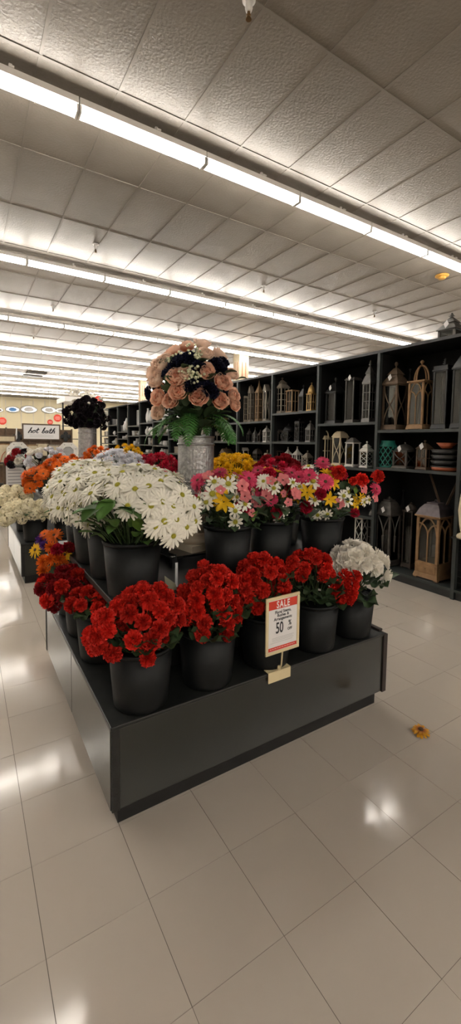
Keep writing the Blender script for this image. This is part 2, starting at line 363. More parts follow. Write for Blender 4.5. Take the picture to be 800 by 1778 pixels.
def mum(seed, L=0.036, W=0.0042, up=True):
    rr = random.Random(seed); mb = MB()
    for n, a0, lf in [(15, -0.35, 1.0), (15, 0.0, 1.0), (13, 0.35, 0.97), (11, 0.7, 0.9), (8, 1.0, 0.8), (5, 1.35, 0.65)]:
        ring(mb, n, 0.003, 0.002, rr, jit=0.2, th0=rr.uniform(0, 6), L=L*lf, W=W, nu=4, nv=3, shape=sh_daisy, a0=a0, bend=0.35, cup=0.4)
    return mb
def rose(seed, Rr=0.06):
    """cabbage rose: cupped guard petals around a packed, folded heart"""
    rr = random.Random(seed); mb = MB(); s = Rr/0.06
    for n, r0, a0, L, W, b in [(5, 0.010, 0.10, 0.058, 0.034, 1.1), (5, 0.010, 0.40, 0.056, 0.032, 1.2), (5, 0.010, 0.70, 0.053, 0.029, 1.15)]:
        ring(mb, n, r0*s, 0, rr, jit=0.12, th0=rr.uniform(0, 6), L=L*s, W=W*s, nu=5, nv=7, shape=sh_round, a0=a0, bend=b, cup=0.35, ruf=0.0025*s, rk=1.5)
    for q in range(5):
        th = 2*math.pi*q/5+rr.uniform(-.2, .2); cx, cy = 0.017*s*math.cos(th), 0.017*s*math.sin(th); m2 = MB()
        for n, a0, L in [(4, 1.05, 0.046), (3, 1.3, 0.044)]:
            ring(m2, n, 0.002*s, 0, rr, jit=0.3, th0=th, L=L*s, W=0.014*s, nu=4, nv=5, shape=sh_fan, a0=a0, bend=0.35, cup=0.5, ruf=0.002*s, rk=1.5)
        mb.add([(x+cx, y+cy, z+0.002) for x, y, z in m2.v], m2.f)
    return mb
def hydrangea(seed, rad=0.06, n=46, fl=0.017):
    rr = random.Random(seed); mb = MB()
    for k in range(n):
        zz = 1-(k+.5)/n*1.45; a = k*2.39996+rr.uniform(-.2, .2); r = math.sqrt(max(0, 1-zz*zz))
        nrm = Vector((r*math.cos(a), r*math.sin(a), zz)); M = frame_mtx(nrm*rad*rr.uniform(.88, 1.06), nrm, rr.uniform(0, 6))
        m2 = MB(); ring(m2, 4, 0.0, 0, rr, jit=0.08, L=fl, W=fl*.55, nu=3, nv=3, shape=sh_round, a0=0.25, bend=-0.3, cup=0.3)
        mb.add([M @ Vector(p) for p in m2.v], m2.f)
    return mb
def lily(seed, L=0.05, W=0.011, n=6):
    rr = random.Random(seed); mb = MB()
    ring(mb, n, 0.004, 0, rr, jit=0.12, L=L, W=W, nu=5, nv=5, shape=sh_point, a0=0.75, bend=-0.9, cup=0.25)
    return mb
def lobed_leaf(seed, rad=0.042):
    rr = random.Random(seed); mb = MB(); n = 18; v = [(0, 0, 0)]; f = []
    for i in (1, 2):
        for k in range(n):
            a = -2.6+5.2*k/(n-1); r = rad*i/2*(1+0.09*math.sin(a*7)*(i == 2)); v.append((r*math.cos(a)+rad*.2, r*math.sin(a), 0.006*math.sin(a*4+rr.uniform(-.6, .6))*i+0.008*i*i/4))
    for k in range(n-1): f.append((0, 1+k, 2+k)); f.append((1+k, 1+n+k, 2+n+k, 2+k))
    return mb.add(v, f)
def ovate_leaf(seed, L=0.095, W=0.024):
    rr = random.Random(seed); mb = MB(); v, f = petal(L, W, 7, 5, sh_point, 0.5, -0.9, cup=0.25, ruf=0.003, rk=1, ph=rr.uniform(0, 6)); return mb.add(v, f)
def fern_frond(seed, L=0.24):
    rr = random.Random(seed); mb = MB(); n = 15; x = z = 0.0; P = []
    for i in range(n+1):
        a = 0.35-2.1*i/n; P.append((x, 0, z)); x += math.cos(a)*L/n; z += math.sin(a)*L/n
    mb.tube(P, [0.0022*(1-i/n*.7) for i in range(n+1)], 4)
    for i in range(2, n+1):
        u = i/n; ln = 0.050*math.sin(math.pi*min(1, .12+.86*u))**0.8+0.006
        p = Vector(P[i]); t = (Vector(P[i])-Vector(P[i-1])).normalized()
        for sgn in (-1, 1):
            d = (Vector((0, sgn, 0))*0.9+t*0.45).normalized(); w = t*0.0072; dn = Vector((0, 0, -0.22))*ln
            q = p+d*ln+dn
            mb.add([p-w*.6, p+d*ln*.5-w+dn*.3, q, p+d*ln*.5+w+dn*.3, p+w*.6], [(0, 1, 3, 4), (1, 2, 3)])
    return mb
def berries(seed):
    rr = random.Random(seed); mb = MB()
    for k in range(14):
        c = Vector((rr.gauss(0, .016), rr.gauss(0, .016), rr.uniform(0, .03)))
        mb.lathe([(0.0, -.006), (.005, -.004), (.0068, 0), (.005, .004), (0.0, .006)], 7, c)
    return mb
def variants(fn, cnt_, name, m, **kw): return [fn(s+11, **kw).mesh(name, MT[m], True) for s in range(cnt_)]
BL = {
 'wpet': variants(carnation, 3, 'ruffled_blossom', 'white2', L=0.044, W=0.024, ruf=0.003, dens=.75),
 'red': variants(carnation, 4, 'ruffled_blossom', 'red'), 'dred': variants(carnation, 3, 'ruffled_blossom', 'dred'), 'crim': variants(carnation, 3, 'ruffled_blossom', 'crim'),
 'white2': variants(carnation, 3, 'ruffled_blossom', 'white2', L=0.042, W=0.026, ruf=0.006), 'lav': variants(mum, 2, 'pompom_blossom', 'lav', W=0.006),
 'lavrose': variants(rose, 2, 'rose_blossom', 'lav', Rr=0.045),
 'daisy': variants(daisy, 4, 'daisy_petals', 'white'), 'sdaisy': variants(daisy, 3, 'daisy_petals', 'white', L=0.030, W=0.0075, n=9, layers=1, droop=-0.3),
 'pink': variants(daisy, 3, 'gerbera_petals', 'pink', L=0.046, W=0.0062, n=20, layers=3), 'lpink': variants(lily, 3, 'pink_blossom', 'lpink', L=0.027, W=0.013, n=5),
 'gold': variants(lily, 3, 'yellow_lily', 'yellow', L=0.048, W=0.010, n=7), 'yellow': variants(mum, 3, 'pompom_blossom', 'yellow'),
 'ydaisy': variants(daisy, 2, 'daisy_petals', 'yellow', L=0.048, W=0.0062, n=18), 'orange': variants(daisy, 3, 'gerbera_petals', 'orange', L=0.05, W=0.0062, n=20, layers=3),
 'omum': variants(mum, 3, 'pompom_blossom', 'orange'), 'purple': variants(mum, 2, 'pompom_blossom', 'purple'), 'rmum': variants(mum, 3, 'pompom_blossom', 'crim'),
 'ivory': variants(hydrangea, 3, 'hydrangea_head', 'ivory'), 'rose': variants(rose, 4, 'rose_blossom', 'peach'), 'prose': variants(rose, 3, 'rose_blossom', 'pale_peach'),
 'wrose': variants(rose, 2, 'rose_blossom', 'white2', Rr=0.05), 'rrose': variants(rose, 2, 'rose_blossom', 'dred', Rr=0.05), 'navy': variants(carnation, 3, 'ruffled_blossom', 'navy', W=0.014),
 'black': variants(carnation, 3, 'ruffled_blossom', 'blackp', W=0.016), 'berry': variants(berries, 2, 'berry_cluster', 'bud'),
}
ct = MB().lathe([(0.0, -0.002), (0.0085, -0.001), (0.0105, 0.003), (0.008, 0.006), (0.004, 0.0065), (0.0, 0.0055)], 12)
CENT = {'daisy': ct.mesh('flower_heart', MT['ycent'], True)}
for kk in ('sdaisy',): CENT[kk] = CENT['daisy']
CENT['pink'] = CENT['orange'] = CENT['ydaisy'] = ct.mesh('flower_heart', MT['dcent'], True)
LF = {'lobed': variants(lobed_leaf, 3, 'leaf', 'dleaf'), 'ovate': variants(ovate_leaf, 3, 'leaf', 'leaf'), 'bright': variants(ovate_leaf, 2, 'leaf', 'bleaf', L=0.11, W=0.032),
      'dovate': variants(ovate_leaf, 3, 'leaf', 'dleaf', L=0.08, W=0.022), 'fern': variants(fern_frond, 3, 'fern_frond', 'fern'), 'bigdark': variants(ovate_leaf, 2, 'leaf', 'dleaf', L=0.09, W=0.03)}
def dome(c, rad, n, emin, seed, emax=1.0, jit=0.08):
    rr = random.Random(seed); out = []; c = Vector(c)
    for k in range(n):
        zz = emax-(emax-emin)*(k+.5)/n; a = k*2.39996+seed*1.7+rr.uniform(-jit, jit)*2
        r = math.sqrt(max(0, 1-zz*zz)); s = rr.uniform(1-jit, 1+jit)
        d = Vector((r*math.cos(a)*rad[0], r*math.sin(a)*rad[1], zz*rad[2]))*s
        nrm = Vector((d.x/rad[0]**2, d.y/rad[1]**2, d.z/rad[2]**2)).normalized(); out.append((c+d, nrm))
    return out
def bouquet(name, label, base, items, leaves, cat='flowers', group=None, seed=1, stem_z=0.12, root_r=0.04, core=None):
    """items: (kind, pos, normal, scale); leaves: (kind, pos, outward normal, scale, roll)"""
    rr = random.Random(seed); t = thing(name, label, cat, base, 0, group); B = Vector(base); st = MB()
    for kind, p, nrm, s in items:
        m = rr.choice(BL[kind]); q = Vector(p)-B
        o = put(m.name.split('.')[0], m, t, mtx=frame_mtx(q, nrm, rr.uniform(0, 6.28), s))
        if kind in CENT: put('flower_heart', CENT[kind], o, mtx=Matrix.Translation((0, 0, 0.004)))
        a = Vector((rr.uniform(-1, 1)*root_r, rr.uniform(-1, 1)*root_r, stem_z)); nn = Vector(nrm)
        st.tube([a, a.lerp(q, .55)+Vector((0, 0, .03)), q-nn*.004*s], 0.0028, 4)
    for kind, p, nrm, s, roll in leaves:
        m = rr.choice(LF[kind]); put(m.name.split('.')[0], m, t, mtx=frame_mtx(Vector(p)-B, nrm, roll, s))
    o = st.obj('stem_bundle', MT['stem'], t); o['kind'] = 'stuff'
    if core: MB().lathe([(0, -core[1]), (core[1]*.7, -core[1]*.7), (core[1], 0), (core[1]*.7, core[1]*.7), (0, core[1])], 14, Vector(core[0])-B).obj('light_block_core', MT['foam'], t, True)  # added dark filler ball, stops background light showing through gaps between blossoms
    return t
def outleaf(kind, p, out, s, lift=0.5, rr=rnd):
    """leaf whose blade points outward (local x) with a given lift"""
    o = Vector((out[0], out[1], 0)).normalized(); up = (Vector((0, 0, 1))-o*lift*rr.uniform(.6, 1.4)).normalized()
    q = up.to_track_quat('Z', 'Y').to_matrix(); x = q.col[0]; y = q.col[1]
    roll = math.atan2(o.dot(y), o.dot(x)); return (kind, p, up, s, roll+rr.uniform(-.5, .5))
def leaf_ring(c, r, n, z0, z1, kind, s, seed, a0=0.0, a1=6.283, lift=0.3):
    rr = random.Random(seed); out = []
    for k in range(n):
        a = a0+(a1-a0)*(k+rr.uniform(0, 1))/n; q = r*rr.uniform(.65, 1.05)
        p = Vector((c[0]+q*math.cos(a), c[1]+q*math.sin(a), rr.uniform(z0, z1)))
        out.append(outleaf(kind, p, (math.cos(a), math.sin(a)), s*rr.uniform(.75, 1.2), lift*rr.uniform(-.6, 2.2), rr))
    return out

def lookout(p, nn):
    """blossoms nod outward over the aisle in front of the platform"""
    return p, (nn*.55+Vector((-.28, -.5, .3))).normalized()
# ------------------------------------------------------------------ buckets, vases
BH, BR0, BR1 = 0.235, 0.103, 0.125
bk_body = MB().lathe([(0, 0), (BR0-.006, 0), (BR0, .006), (BR0+.002, .02), (BR1-.003, BH-.012), (BR1-.008, BH-.012), (BR0-.006, .03), (0, .03)], 40).mesh('bucket_body', MT['bucket'], True)
bk_rim = MB().lathe([(BR1-.009, BH-.014), (BR1-.001, BH-.016), (BR1+.002, BH-.008), (BR1+.002, BH-.002), (BR1-.001, BH), (BR1-.006, BH-.001), (BR1-.009, BH-.006), (BR1-.009, BH-.014)], 40).mesh('bucket_rim', MT['bucket'], True)
bk_fill = MB().lathe([(0, 0.031), (BR0-.006, 0.031), (BR1-.013, BH-.06), (0, BH-.05)], 24).mesh('floral_foam', MT['foam'], True)
def bucket(x, y, z, label, group='black plastic buckets of flowers on the platforms', s=1.0):
    t = thing('flower_bucket', label, 'bucket', (x, y, z), 0, group); t.scale = (s, s, s)
    put('bucket_body', bk_body, t); put('bucket_rim', bk_rim, t); put('floral_foam', bk_fill, t)
    return t
def vase(x, y, z, r, h, label):
    t = thing('galvanized_vase', label, 'vase', (x, y, z)); mb = MB(); n = 72; v = []; f = []
    prof = [(r*.96, 0), (r, .008), (r*.985, .03), (r*.985, h*.2), (r*1.02, h*.21), (r*1.02, h*.225), (r*.985, h*.235), (r*.985, h*.84), (r*1.02, h*.85), (r*1.02, h*.865), (r*.985, h*.875), (r*.985, h*.97), (r*1.03, h*.985), (r*1.03, h), (r*.95, h), (r*.93, h*.5), (0, h*.45)]
    for q, zz in prof:
        for k in range(n):
            a = 2*math.pi*k/n; rib = 0.0007*(1 if k % 2 else -1) if .23 < zz/h < .85 and q < r else 0
            v.append(((q+rib)*math.cos(a), (q+rib)*math.sin(a), zz))
    for i in range(len(prof)-1):
        for k in range(n): k2 = (k+1) % n; f.append((i*n+k, i*n+k2, (i+1)*n+k2, (i+1)*n+k))
    f.append(tuple(reversed(range(n)))); mb.add(v, f); mb.obj('vase_body', MT['galv'], t)
    for zz in (h*.217, h*.857): MB().lathe([(r*1.0, -.006), (r*1.035, -.003), (r*1.04, 0), (r*1.035, .003), (r*1.0, .006)], 48, (0, 0, zz)).obj('band', MT['galv'], t, True)
    return t
def pedestal(x, y, z, h, label, w=0.21):
    t = thing('plaster_column', label, 'pedestal', (x, y, z), R(12))
    MB().box(-w/2, w/2, -w/2, w/2, 0, .035).obj('plinth', MT['plaster'], t)
    MB().lathe([(w*.48, .035), (w*.5, .045), (w*.48, .06), (w*.40, .07), (w*.40, .085), (w*.36, .09)], 32).obj('base_moulding', MT['plaster'], t, True)
    mb = MB(); n = 48; v = []; f = []
    for zz in (.088, h-.075):
        for k in range(n): a = 2*math.pi*k/n; r = w*.34*(1-.06*(k % 3 == 0)); v.append((r*math.cos(a), r*math.sin(a), zz))
    for k in range(n): k2 = (k+1) % n; f.append((k, k2, n+k2, n+k))
    mb.add(v, f).obj('shaft', MT['plaster'], t)
    MB().lathe([(w*.35, h-.078), (w*.42, h-.06), (w*.48, h-.04), (w*.48, h-.03)], 32).obj('capital', MT['plaster'], t, True)
    MB().box(-w/2, w/2, -w/2, w/2, h-.03, h).obj('abacus', MT['plaster'], t)
    return t

# ------------------------------------------------------------------ platforms
PX0, PX1, PY0, PY1, PZ = 0.425, 1.965, 1.472, 2.935, 0.415
def platform(x0, x1, y0, y1, label, seams):
    t = thing('display_platform', label, 'platform', ((x0+x1)/2, (y0+y1)/2, 0)); cx, cy = (x0+x1)/2, (y0+y1)/2
    def bx(nm, a, b, c, d, e, f, m, bv=0.002): o = MB().box(a-cx, b-cx, c-cy, d-cy, e, f).obj(nm, MT[m], t); bevel(o, bv); return o
    bx('kick_board', x0+.035, x1-.035, y0+.035, y1-.035, 0, .088, 'kick', .001)
    bx('carcass', x0+.012, x1-.012, y0+.012, y1-.012, .082, PZ-.014, 'trim', .001)
    bx('front_panel', x0+.034, x1-.026, y0+.002, y0+.012, .084, PZ-.016, 'lam')
    bx('back_panel', x0+.034, x1-.026, y1-.012, y1-.002, .084, PZ-.016, 'lam')
    e = [y0+.006]+seams+[y1-.03]
    for a, b in zip(e[:-1], e[1:]):
        bx('side_panel', x0, x0+.012, a+.003, b-.003, .084, PZ-.016, 'lam')
        bx('side_panel', x1-.012, x1-.002, a+.003, b-.003, .084, PZ-.016, 'lam')
    bx('corner_trim', x0+.004, x0+.034, y0, y0+.014, .08, PZ-.014, 'trim')
    bx('corner_trim', x1-.026, x1+.006, y0-.006, y0+.03, .08, PZ-.004, 'brtrim')
    bx('corner_trim', x0-.003, x0+.02, y1-.03, y1, .08, PZ-.002, 'trim')
    bx('deck', x0-.001, x1, y0-.002, y1, PZ-.016, PZ, 'lamtop', .004)
    bx('edge_lip', x1-.022, x1+.004, y0+.03, y1-.01, PZ, PZ+.012, 'brtrim')
    return t
platform(PX0, PX1, PY0, PY1, 'low dark green flower platform carrying the red flowers and sale sign', [2.15])
def riser(x0, x1, y0, y1, z, label, inset=(.2, .14, .2, .2)):
    t = thing('display_riser', label, 'riser', ((x0+x1)/2, (y0+y1)/2, PZ)); cx, cy = (x0+x1)/2, (y0+y1)/2; h = z-PZ
    bevel(MB().box(x0+inset[0]-cx, x1-inset[2]-cx, y0+inset[1]-cy, y1-inset[3]-cy, 0, h-.03).obj('riser_body', MT['trim'], t), .002)
    bevel(MB().box(x0-cx, x1-cx, y0-cy, y1-cy, h-.03, h).obj('riser_top', MT['lamtop'], t), .003)
    return t
TZ = 0.81
riser(.49, 1.90, 1.615, 2.86, TZ, 'black raised tier in the middle of the near platform')
GZ = at_y(310, 966, 1.95).z
g = thing('acrylic_stand', 'glossy black acrylic stand under the plaster column', 'stand', (1.10, 2.13, TZ))
MB().box(-.22, .20, -.18, .2, GZ-TZ-.012, GZ-TZ).obj('stand_top', MT['gloss'], g)
for a, b in ((-.2, -.16), (.18, -.16), (-.2, .18), (.18, .18)): MB().cbox((a, b, (GZ-TZ-.012)/2), .03, .03, GZ-TZ-.012).obj('leg', MT['gloss'], g)
VX, VY = 1.085, 2.09
VB = at_y(335, 856, VY).z; VT = at_y(335, 757, VY).z
pedestal(VX, VY, GZ, VB-GZ, 'small cream plaster column under the near galvanized vase')
vase(VX, VY, VB, .1, VT-VB, 'ribbed galvanized vase holding the peach roses')

# ------------------------------------------------------------------ near platform: front row
front = [(.58, 'front left corner of the near platform under red flowers'), (.885, 'second in the front row, left of the sale sign'), (1.205, 'hidden behind the sale sign in the front row'),
         (1.515, 'just right of the sale sign in the front row'), (1.80, 'right end of the front row under white flowers')]
FY = 1.58
for x, lb in front: bucket(x, FY, PZ, 'black bucket '+lb, s=1.04 if x < 1.7 else .98)
def red_bush(x, y, z, c, rad, n, label, seed, kind='red', nl=24, extra=(), s=.82, emin=-.55, lr=.15, lz=(.0, .09)):
    items = [(kind, p, nn, s*random.Random(seed*99+i).uniform(.85, 1.15)) for i, (p, nn) in enumerate(dome(c, rad, n, emin, seed, jit=.17))]+list(extra)
    lv = leaf_ring((x, y), lr, nl, z+BH+lz[0], z+BH+lz[1], 'lobed', 1.15, seed)+leaf_ring((c[0], c[1]), rad[0]*.85, 8, c[2]-.05, c[2]+.06, 'lobed', 1.0, seed+50)
    return bouquet('geranium_bush', label, (x, y, z+.032), items, lv, seed=seed, group='red bushes on the near platform' if kind == 'red' else None)
red_bush(.58, FY, PZ, (.560, 1.535, .745), (.155, .095, .135), 48, 'large bright red ruffled bush in the front left bucket', 3)
red_bush(.885, FY, PZ, (.880, 1.545, .76), (.115, .09, .165), 42, 'tall bright red bush left of the sale sign', 4)
red_bush(1.205, FY, PZ, (1.145, 1.56, .79), (.155, .07, .12), 38, 'bright red bush rising behind the sale sign', 5, lr=.11)
red_bush(1.515, FY, PZ, (1.45, 1.56, .80), (.13, .07, .10), 20, 'red bush with much dark foliage right of the sale sign', 6, nl=22, emin=-.1, lz=(-.01, .12),
         extra=[('red', *on_ball(597+dx, 1018+dy, (1.57, 1.53, .735), (.06, .06, .06)), .85) for dx, dy in ((0, -18), (-14, -2), (14, -4), (2, 8), (-6, 18), (12, 12), (0, -4), (-18, 8), (18, -16), (8, 20))])
wt = [('wpet', *on_ball(a, b, (1.79, 1.56, .80), (.14, .09, .12)), s*1.05) for a, b, s in [(598, 972, .9), (615, 967, 1), (632, 962, 1), (652, 968, 1), (662, 975, .9), (588, 985, .9), (607, 985, 1), (628, 980, 1.05), (647, 985, 1), (665, 998, .95), (612, 998, .9), (575, 1003, .75), (640, 972, 1.)]]
wt += [('wpet', p, nn, .9) for p, nn in dome((1.79, 1.58, .80), (.12, .07, .10), 10, .1, 77)]
wl = leaf_ring((1.80, FY), .15, 18, PZ+BH-.01, PZ+BH+.12, 'lobed', 1.25, 70)+[outleaf('bigdark', at_y(a, b, 1.52), (.8, -.5), 1.1, 1.0) for a, b in ((655, 1005), (662, 1022), (640, 1015), (650, 990), (668, 1012))]
bouquet('geranium_bush', 'white ruffled bush at the right end of the front row', (1.80, FY, PZ+.032), wt, wl, seed=70)
# left side of the low deck
left = [(.548, 2.03, 'standing alone on the left edge beside the front left bucket'), (.55, 2.33, 'under the dark red bush on the left edge'), (.56, 2.64, 'at the far left corner under orange flowers')]
for x, y, lb in left: bucket(x, y, PZ, 'black bucket '+lb)
red_bush(.548, 2.03, PZ, (.52, 1.98, .70), (.11, .12, .05), 16, 'small red bush tucked behind the front left red bush', 8, nl=10, emin=.0)
red_bush(.55, 2.33, PZ, (.435, 2.24, .70), (.12, .15, .085), 34, 'dark red bush over the left edge of the platform', 9, kind='dred', nl=20, extra=[('red', p, nn, .9) for p, nn in dome((.43, 2.20, .70), (.12, .14, .085), 8, -.2, 55)], lr=.17, lz=(-.05, .03))
oc = (.45, 2.62, .76); OI = []
for a, b, kd, s in [(94, 930, 'orange', .95), (78, 928, 'orange', .7), (72, 938, 'purple', 1.0), (76, 947, 'purple', .7), (62, 955, 'ydaisy', .9), (88, 950, 'omum', .9), (100, 955, 'crim', .9), (75, 975, 'omum', 1), (88, 970, 'omum', 1),
                    (103, 970, 'omum', .9), (112, 963, 'ydaisy', .8), (76, 990, 'omum', 1), (84, 1003, 'omum', .9), (97, 985, 'omum', 1), (110, 980, 'omum', .9), (118, 952, 'dred', .9), (92, 1000, 'omum', .9)]:
    p, nn = lookout(*on_ball(a, b, oc, (.13, .13, .15))); OI.append((kd, p, nn, s))
bouquet('autumn_bouquet', 'orange, yellow and purple mixed flowers at the far left corner of the near platform', (.56, 2.64, PZ+.032), OI, leaf_ring((.53, 2.62), .12, 14, PZ+BH, PZ+BH+.12, 'dovate', 1.0, 90), seed=90)

# ------------------------------------------------------------------ near platform: raised tier
upper = [(.60, 1.735, 'in front on the raised tier, under the big daisies'), (.60, 2.02, 'second along the left of the raised tier, behind the front daisy bucket'), (.595, 2.31, 'third along the left of the raised tier'),
         (.61, 2.60, 'farthest along the left of the raised tier'), (1.125, 1.81, 'under mixed flowers left on the raised tier, right of the vase'), (1.415, 1.83, 'under mixed flowers in the middle of the raised tier right side'),
         (1.735, 1.765, 'under mixed flowers at the right end of the raised tier'), (1.52, 2.36, 'under yellow pompoms behind the mixed flowers'), (1.74, 2.14, 'under dark red pompoms behind the mixed flowers'),
         (1.13, 2.66, 'under crimson flowers behind the galvanized vase'), (.86, 2.66, 'under lavender white pompoms at the back of the tier')]
for x, y, lb in upper: bucket(x, y, TZ, 'black bucket '+lb)
RZ = TZ+BH
def daisies(x, y, c, rad, n, label, seed, skip=None, extra=(), leaves=(), s=1.0, emin=-.5):
    it = [('daisy', p, (nn+Vector((0, 0, .45))).normalized(), s*random.Random(seed*37+i).uniform(.9, 1.15)) for i, (p, nn) in enumerate(dome(c, rad, n, emin, seed)) if not (skip and skip(p, nn))]
    lv = leaf_ring((x, y), .13, 14, RZ-.01, RZ+.07, 'ovate', 1.1, seed)+list(leaves)
    return bouquet('daisy_bunch', label, (x, y, TZ+.032), it+list(extra), lv, seed=seed, group='white daisy bunches on the raised tier')
dc, dr = (.635, 1.735, 1.16), (.225, .17, .19)
def px_of(p):
    q = np.array(p)-np.array([0, 0, CAM_H]); d = float(q@_fw); return PPX+FPX*float(q@RIGHT)/d, PPY+FPX*float(q@DOWN)/d
def gap(p, nn):
    u, v = px_of(p); return nn.y < .3 and ((150 < u < 275 and v > 865) or v > 935 or (u < 175 and v > 905))
dx = [('daisy', *on_ball(a, b, (.66, 1.69, 1.13), (.24, .2, .22)), s) for a, b, s in [(222, 879, 1.0), (284, 905, 1.2), (262, 879, 1.0), (282, 872, 1.05), (299, 880, 1.05), (306, 902, .95), (300, 930, 1.0), (323, 915, .95), (150, 866, 1.0), (132, 876, .95), (120, 884, .9), (270, 915, .9), (335, 880, 1), (315, 860, 1), (178, 848, 1.05), (205, 843, 1.05), (235, 850, 1.05), (258, 845, 1.05), (338, 905, .9)]]
dlv = [outleaf('ovate', at_y(a, b, 1.60), (ox, -.8), s, l) for a, b, ox, s, l in [(195, 880, -.5, 1.2, .4), (175, 892, -1, 1.2, .2), (185, 905, -1, 1.1, .4), (205, 900, -.2, 1.2, .6), (225, 905, .2, 1.1, .9), (210, 888, 0, 1.3, .1), (232, 890, .3, 1.1, .6), (160, 900, -1, 1, .6), (195, 868, -.3, 1.3, -.5), (212, 872, .2, 1.3, -.5), (178, 878, -.6, 1.3, -.3), (228, 915, .4, 1.0, 1.2), (200, 915, -.4, 1.0, .6)]]
dlv += [outleaf('bright', at_y(a, b, 1.585), (ox, -1), s, l) for a, b, ox, s, l in [(262, 925, .25, 1.0, 2.6), (245, 922, -.4, .8, 1.2), (215, 895, -.1, .7, 1.1)]]
daisies(.60, 1.735, dc, dr, 74, 'big creamy white daisies spilling over the front bucket of the tier', 21, gap, dx, dlv, 1.0, -.35)
daisies(.60, 2.02, (.585, 2.02, 1.17), (.20, .16, .17), 46, 'white daisies in the second bucket along the tier', 22, emin=-.4)
daisies(.595, 2.31, (.555, 2.29, 1.15), (.20, .17, .18), 46, 'white daisies in the third bucket along the tier', 23, emin=-.45)
daisies(.61, 2.60, (.60, 2.58, 1.15), (.20, .17, .18), 40, 'white daisies in the farthest bucket along the tier', 24, emin=-.45)
# mixed flowers, one bush per bucket
mixed = [('pink',431,832,1),('pink',344,835,.95),('lpink',361,827,1.1),('lpink',420,844,1.2),('lpink',425,862,1.2),('lpink',462,861,1.2),('lpink',491,833,1.3),('lpink',513,858,1.2),('daisy',457,836,.85),('sdaisy',396,841,1.3),
 ('sdaisy',369,858,1.4),('sdaisy',408,887,1.0),('sdaisy',408,906,1.1),('sdaisy',425,875,1.0),('sdaisy',372,837,1.1),('sdaisy',493,887,.9),('sdaisy',484,903,.9),('gold',388,871,1.15),('crim',480,889,.8),
 ('pink',560,803,.9),('pink',564,837,1.05),('pink',536,826,.95),('pink',519,829,.9),('red',587,821,1.0),('red',626,834,1.0),('red',654,828,.95),('red',612,836,.6),('pink',652,849,.8),('lpink',629,848,1.4),('sdaisy',543,836,1.3),('sdaisy',602,869,1.2),('sdaisy',596,861,1.0),
 ('sdaisy',551,894,.95),('sdaisy',568,893,.95),('sdaisy',546,868,1.0),('gold',533,855,1.0),('gold',571,867,.9),('gold',616,872,1.05),('crim',532,880,.9),('lpink',588,874,1.2),('crim',614,890,.7),('lpink',511,855,1.0),('lpink',650,865,1.0),
 ('lpink',448,876,1.0),('sdaisy',475,848,1.0),('sdaisy',358,872,1.1),('lpink',383,852,.9),('pink',505,822,.9),('pink',448,818,.8),('lpink',470,835,1.0),('sdaisy',508,838,.9),('gold',626,865,.8),('sdaisy',632,872,.8),('lpink',436,890,.8),('crim',556,858,.8),('sdaisy',640,868,.8),('lpink',500,872,.9),('sdaisy',520,845,.9)]
MB3 = [((1.125, 1.81), (1.115, 1.80, 1.17), (.17, .14, .16), lambda x: x < 440, 'mixed pink, white and yellow bush beside the galvanized vase'),
       ((1.415, 1.83), (1.42, 1.83, 1.18), (.15, .14, .15), lambda x: 440 <= x < 514, 'mixed bush with coral pink blossoms and a dark pink bud in the middle bucket'),
       ((1.735, 1.765), (1.73, 1.76, 1.19), (.23, .15, .17), lambda x: x >= 514, 'mixed bush topped by red and hot pink blossoms at the right of the tier')]
for i, ((bx_, by_), c, rad, sel, lb) in enumerate(MB3):
    it = [(k, *lookout(*on_ball(a, b, c, rad)), s) for k, a, b, s in mixed if sel(a)]
    rr = random.Random(300+i)
    it += [(rr.choice(['pink', 'sdaisy', 'lpink', 'gold', 'lpink', 'crim', 'sdaisy']), p, nn, rr.uniform(.75, 1.05)) for p, nn in dome((c[0], c[1]+.03, c[2]), (rad[0]*.9, rad[1]*.9, rad[2]*.88), 26, -.2, 60+i)]
    lv = leaf_ring((bx_, by_), .13, 16, RZ-.02, RZ+.08, 'dovate', 1.1, 61+i)+leaf_ring((bx_, by_), .14, 14, RZ+.04, RZ+.17, 'dovate', 1.2, 71+i, lift=-.2)+leaf_ring((bx_, by_), .11, 8, RZ-.01, RZ+.05, 'lobed', 1.0, 81+i)
    if i == 0: lv.append(outleaf('bright', at_y(440, 905, 1.68), (.2, -1), .6, 1.6))
    if i == 2: lv += [outleaf('bright', at_y(605, 838, 1.72), (.4, -1), .9, -.9), outleaf('lobed', at_y(598, 850, 1.68), (-.3, -1), 1.2, 1)]
    bouquet('mixed_bush', lb, (bx_, by_, TZ+.032), it, lv, seed=60+i)
def poms(x, y, c, rad, n, kind, label, seed, s=1.0, emin=-.3, z=TZ, lk='dovate', nm='pompom_bush'):
    it = [(kind if isinstance(kind, str) else random.Random(seed*31+i).choice(kind), p, nn, s*random.Random(seed+i).uniform(.85, 1.15)) for i, (p, nn) in enumerate(dome(c, rad, n, emin, seed))]
    return bouquet(nm, label, (x, y, z+.032), it, leaf_ring((x, y), .13, 16, z+BH, z+BH+.1, lk, 1.2, seed), seed=seed)
poms(1.52, 2.36, (1.50, 2.36, 1.24), (.17, .17, .13), 46, 'yellow', 'bright yellow pompom bush right of the galvanized vase', 31)
poms(1.74, 2.14, (1.70, 2.13, 1.22), (.19, .15, .13), 40, ['dred', 'rmum', 'dred'], 'dark red pompom bush behind the mixed flowers', 32)
poms(1.13, 2.66, (1.09, 2.66, 1.23), (.16, .15, .13), 34, 'rmum', 'crimson bush behind the galvanized vase on its left', 33)
poms(.86, 2.66, (.84, 2.68, 1.26), (.17, .15, .12), 34, 'lav', 'lavender white pompom bush behind the daisies', 34)
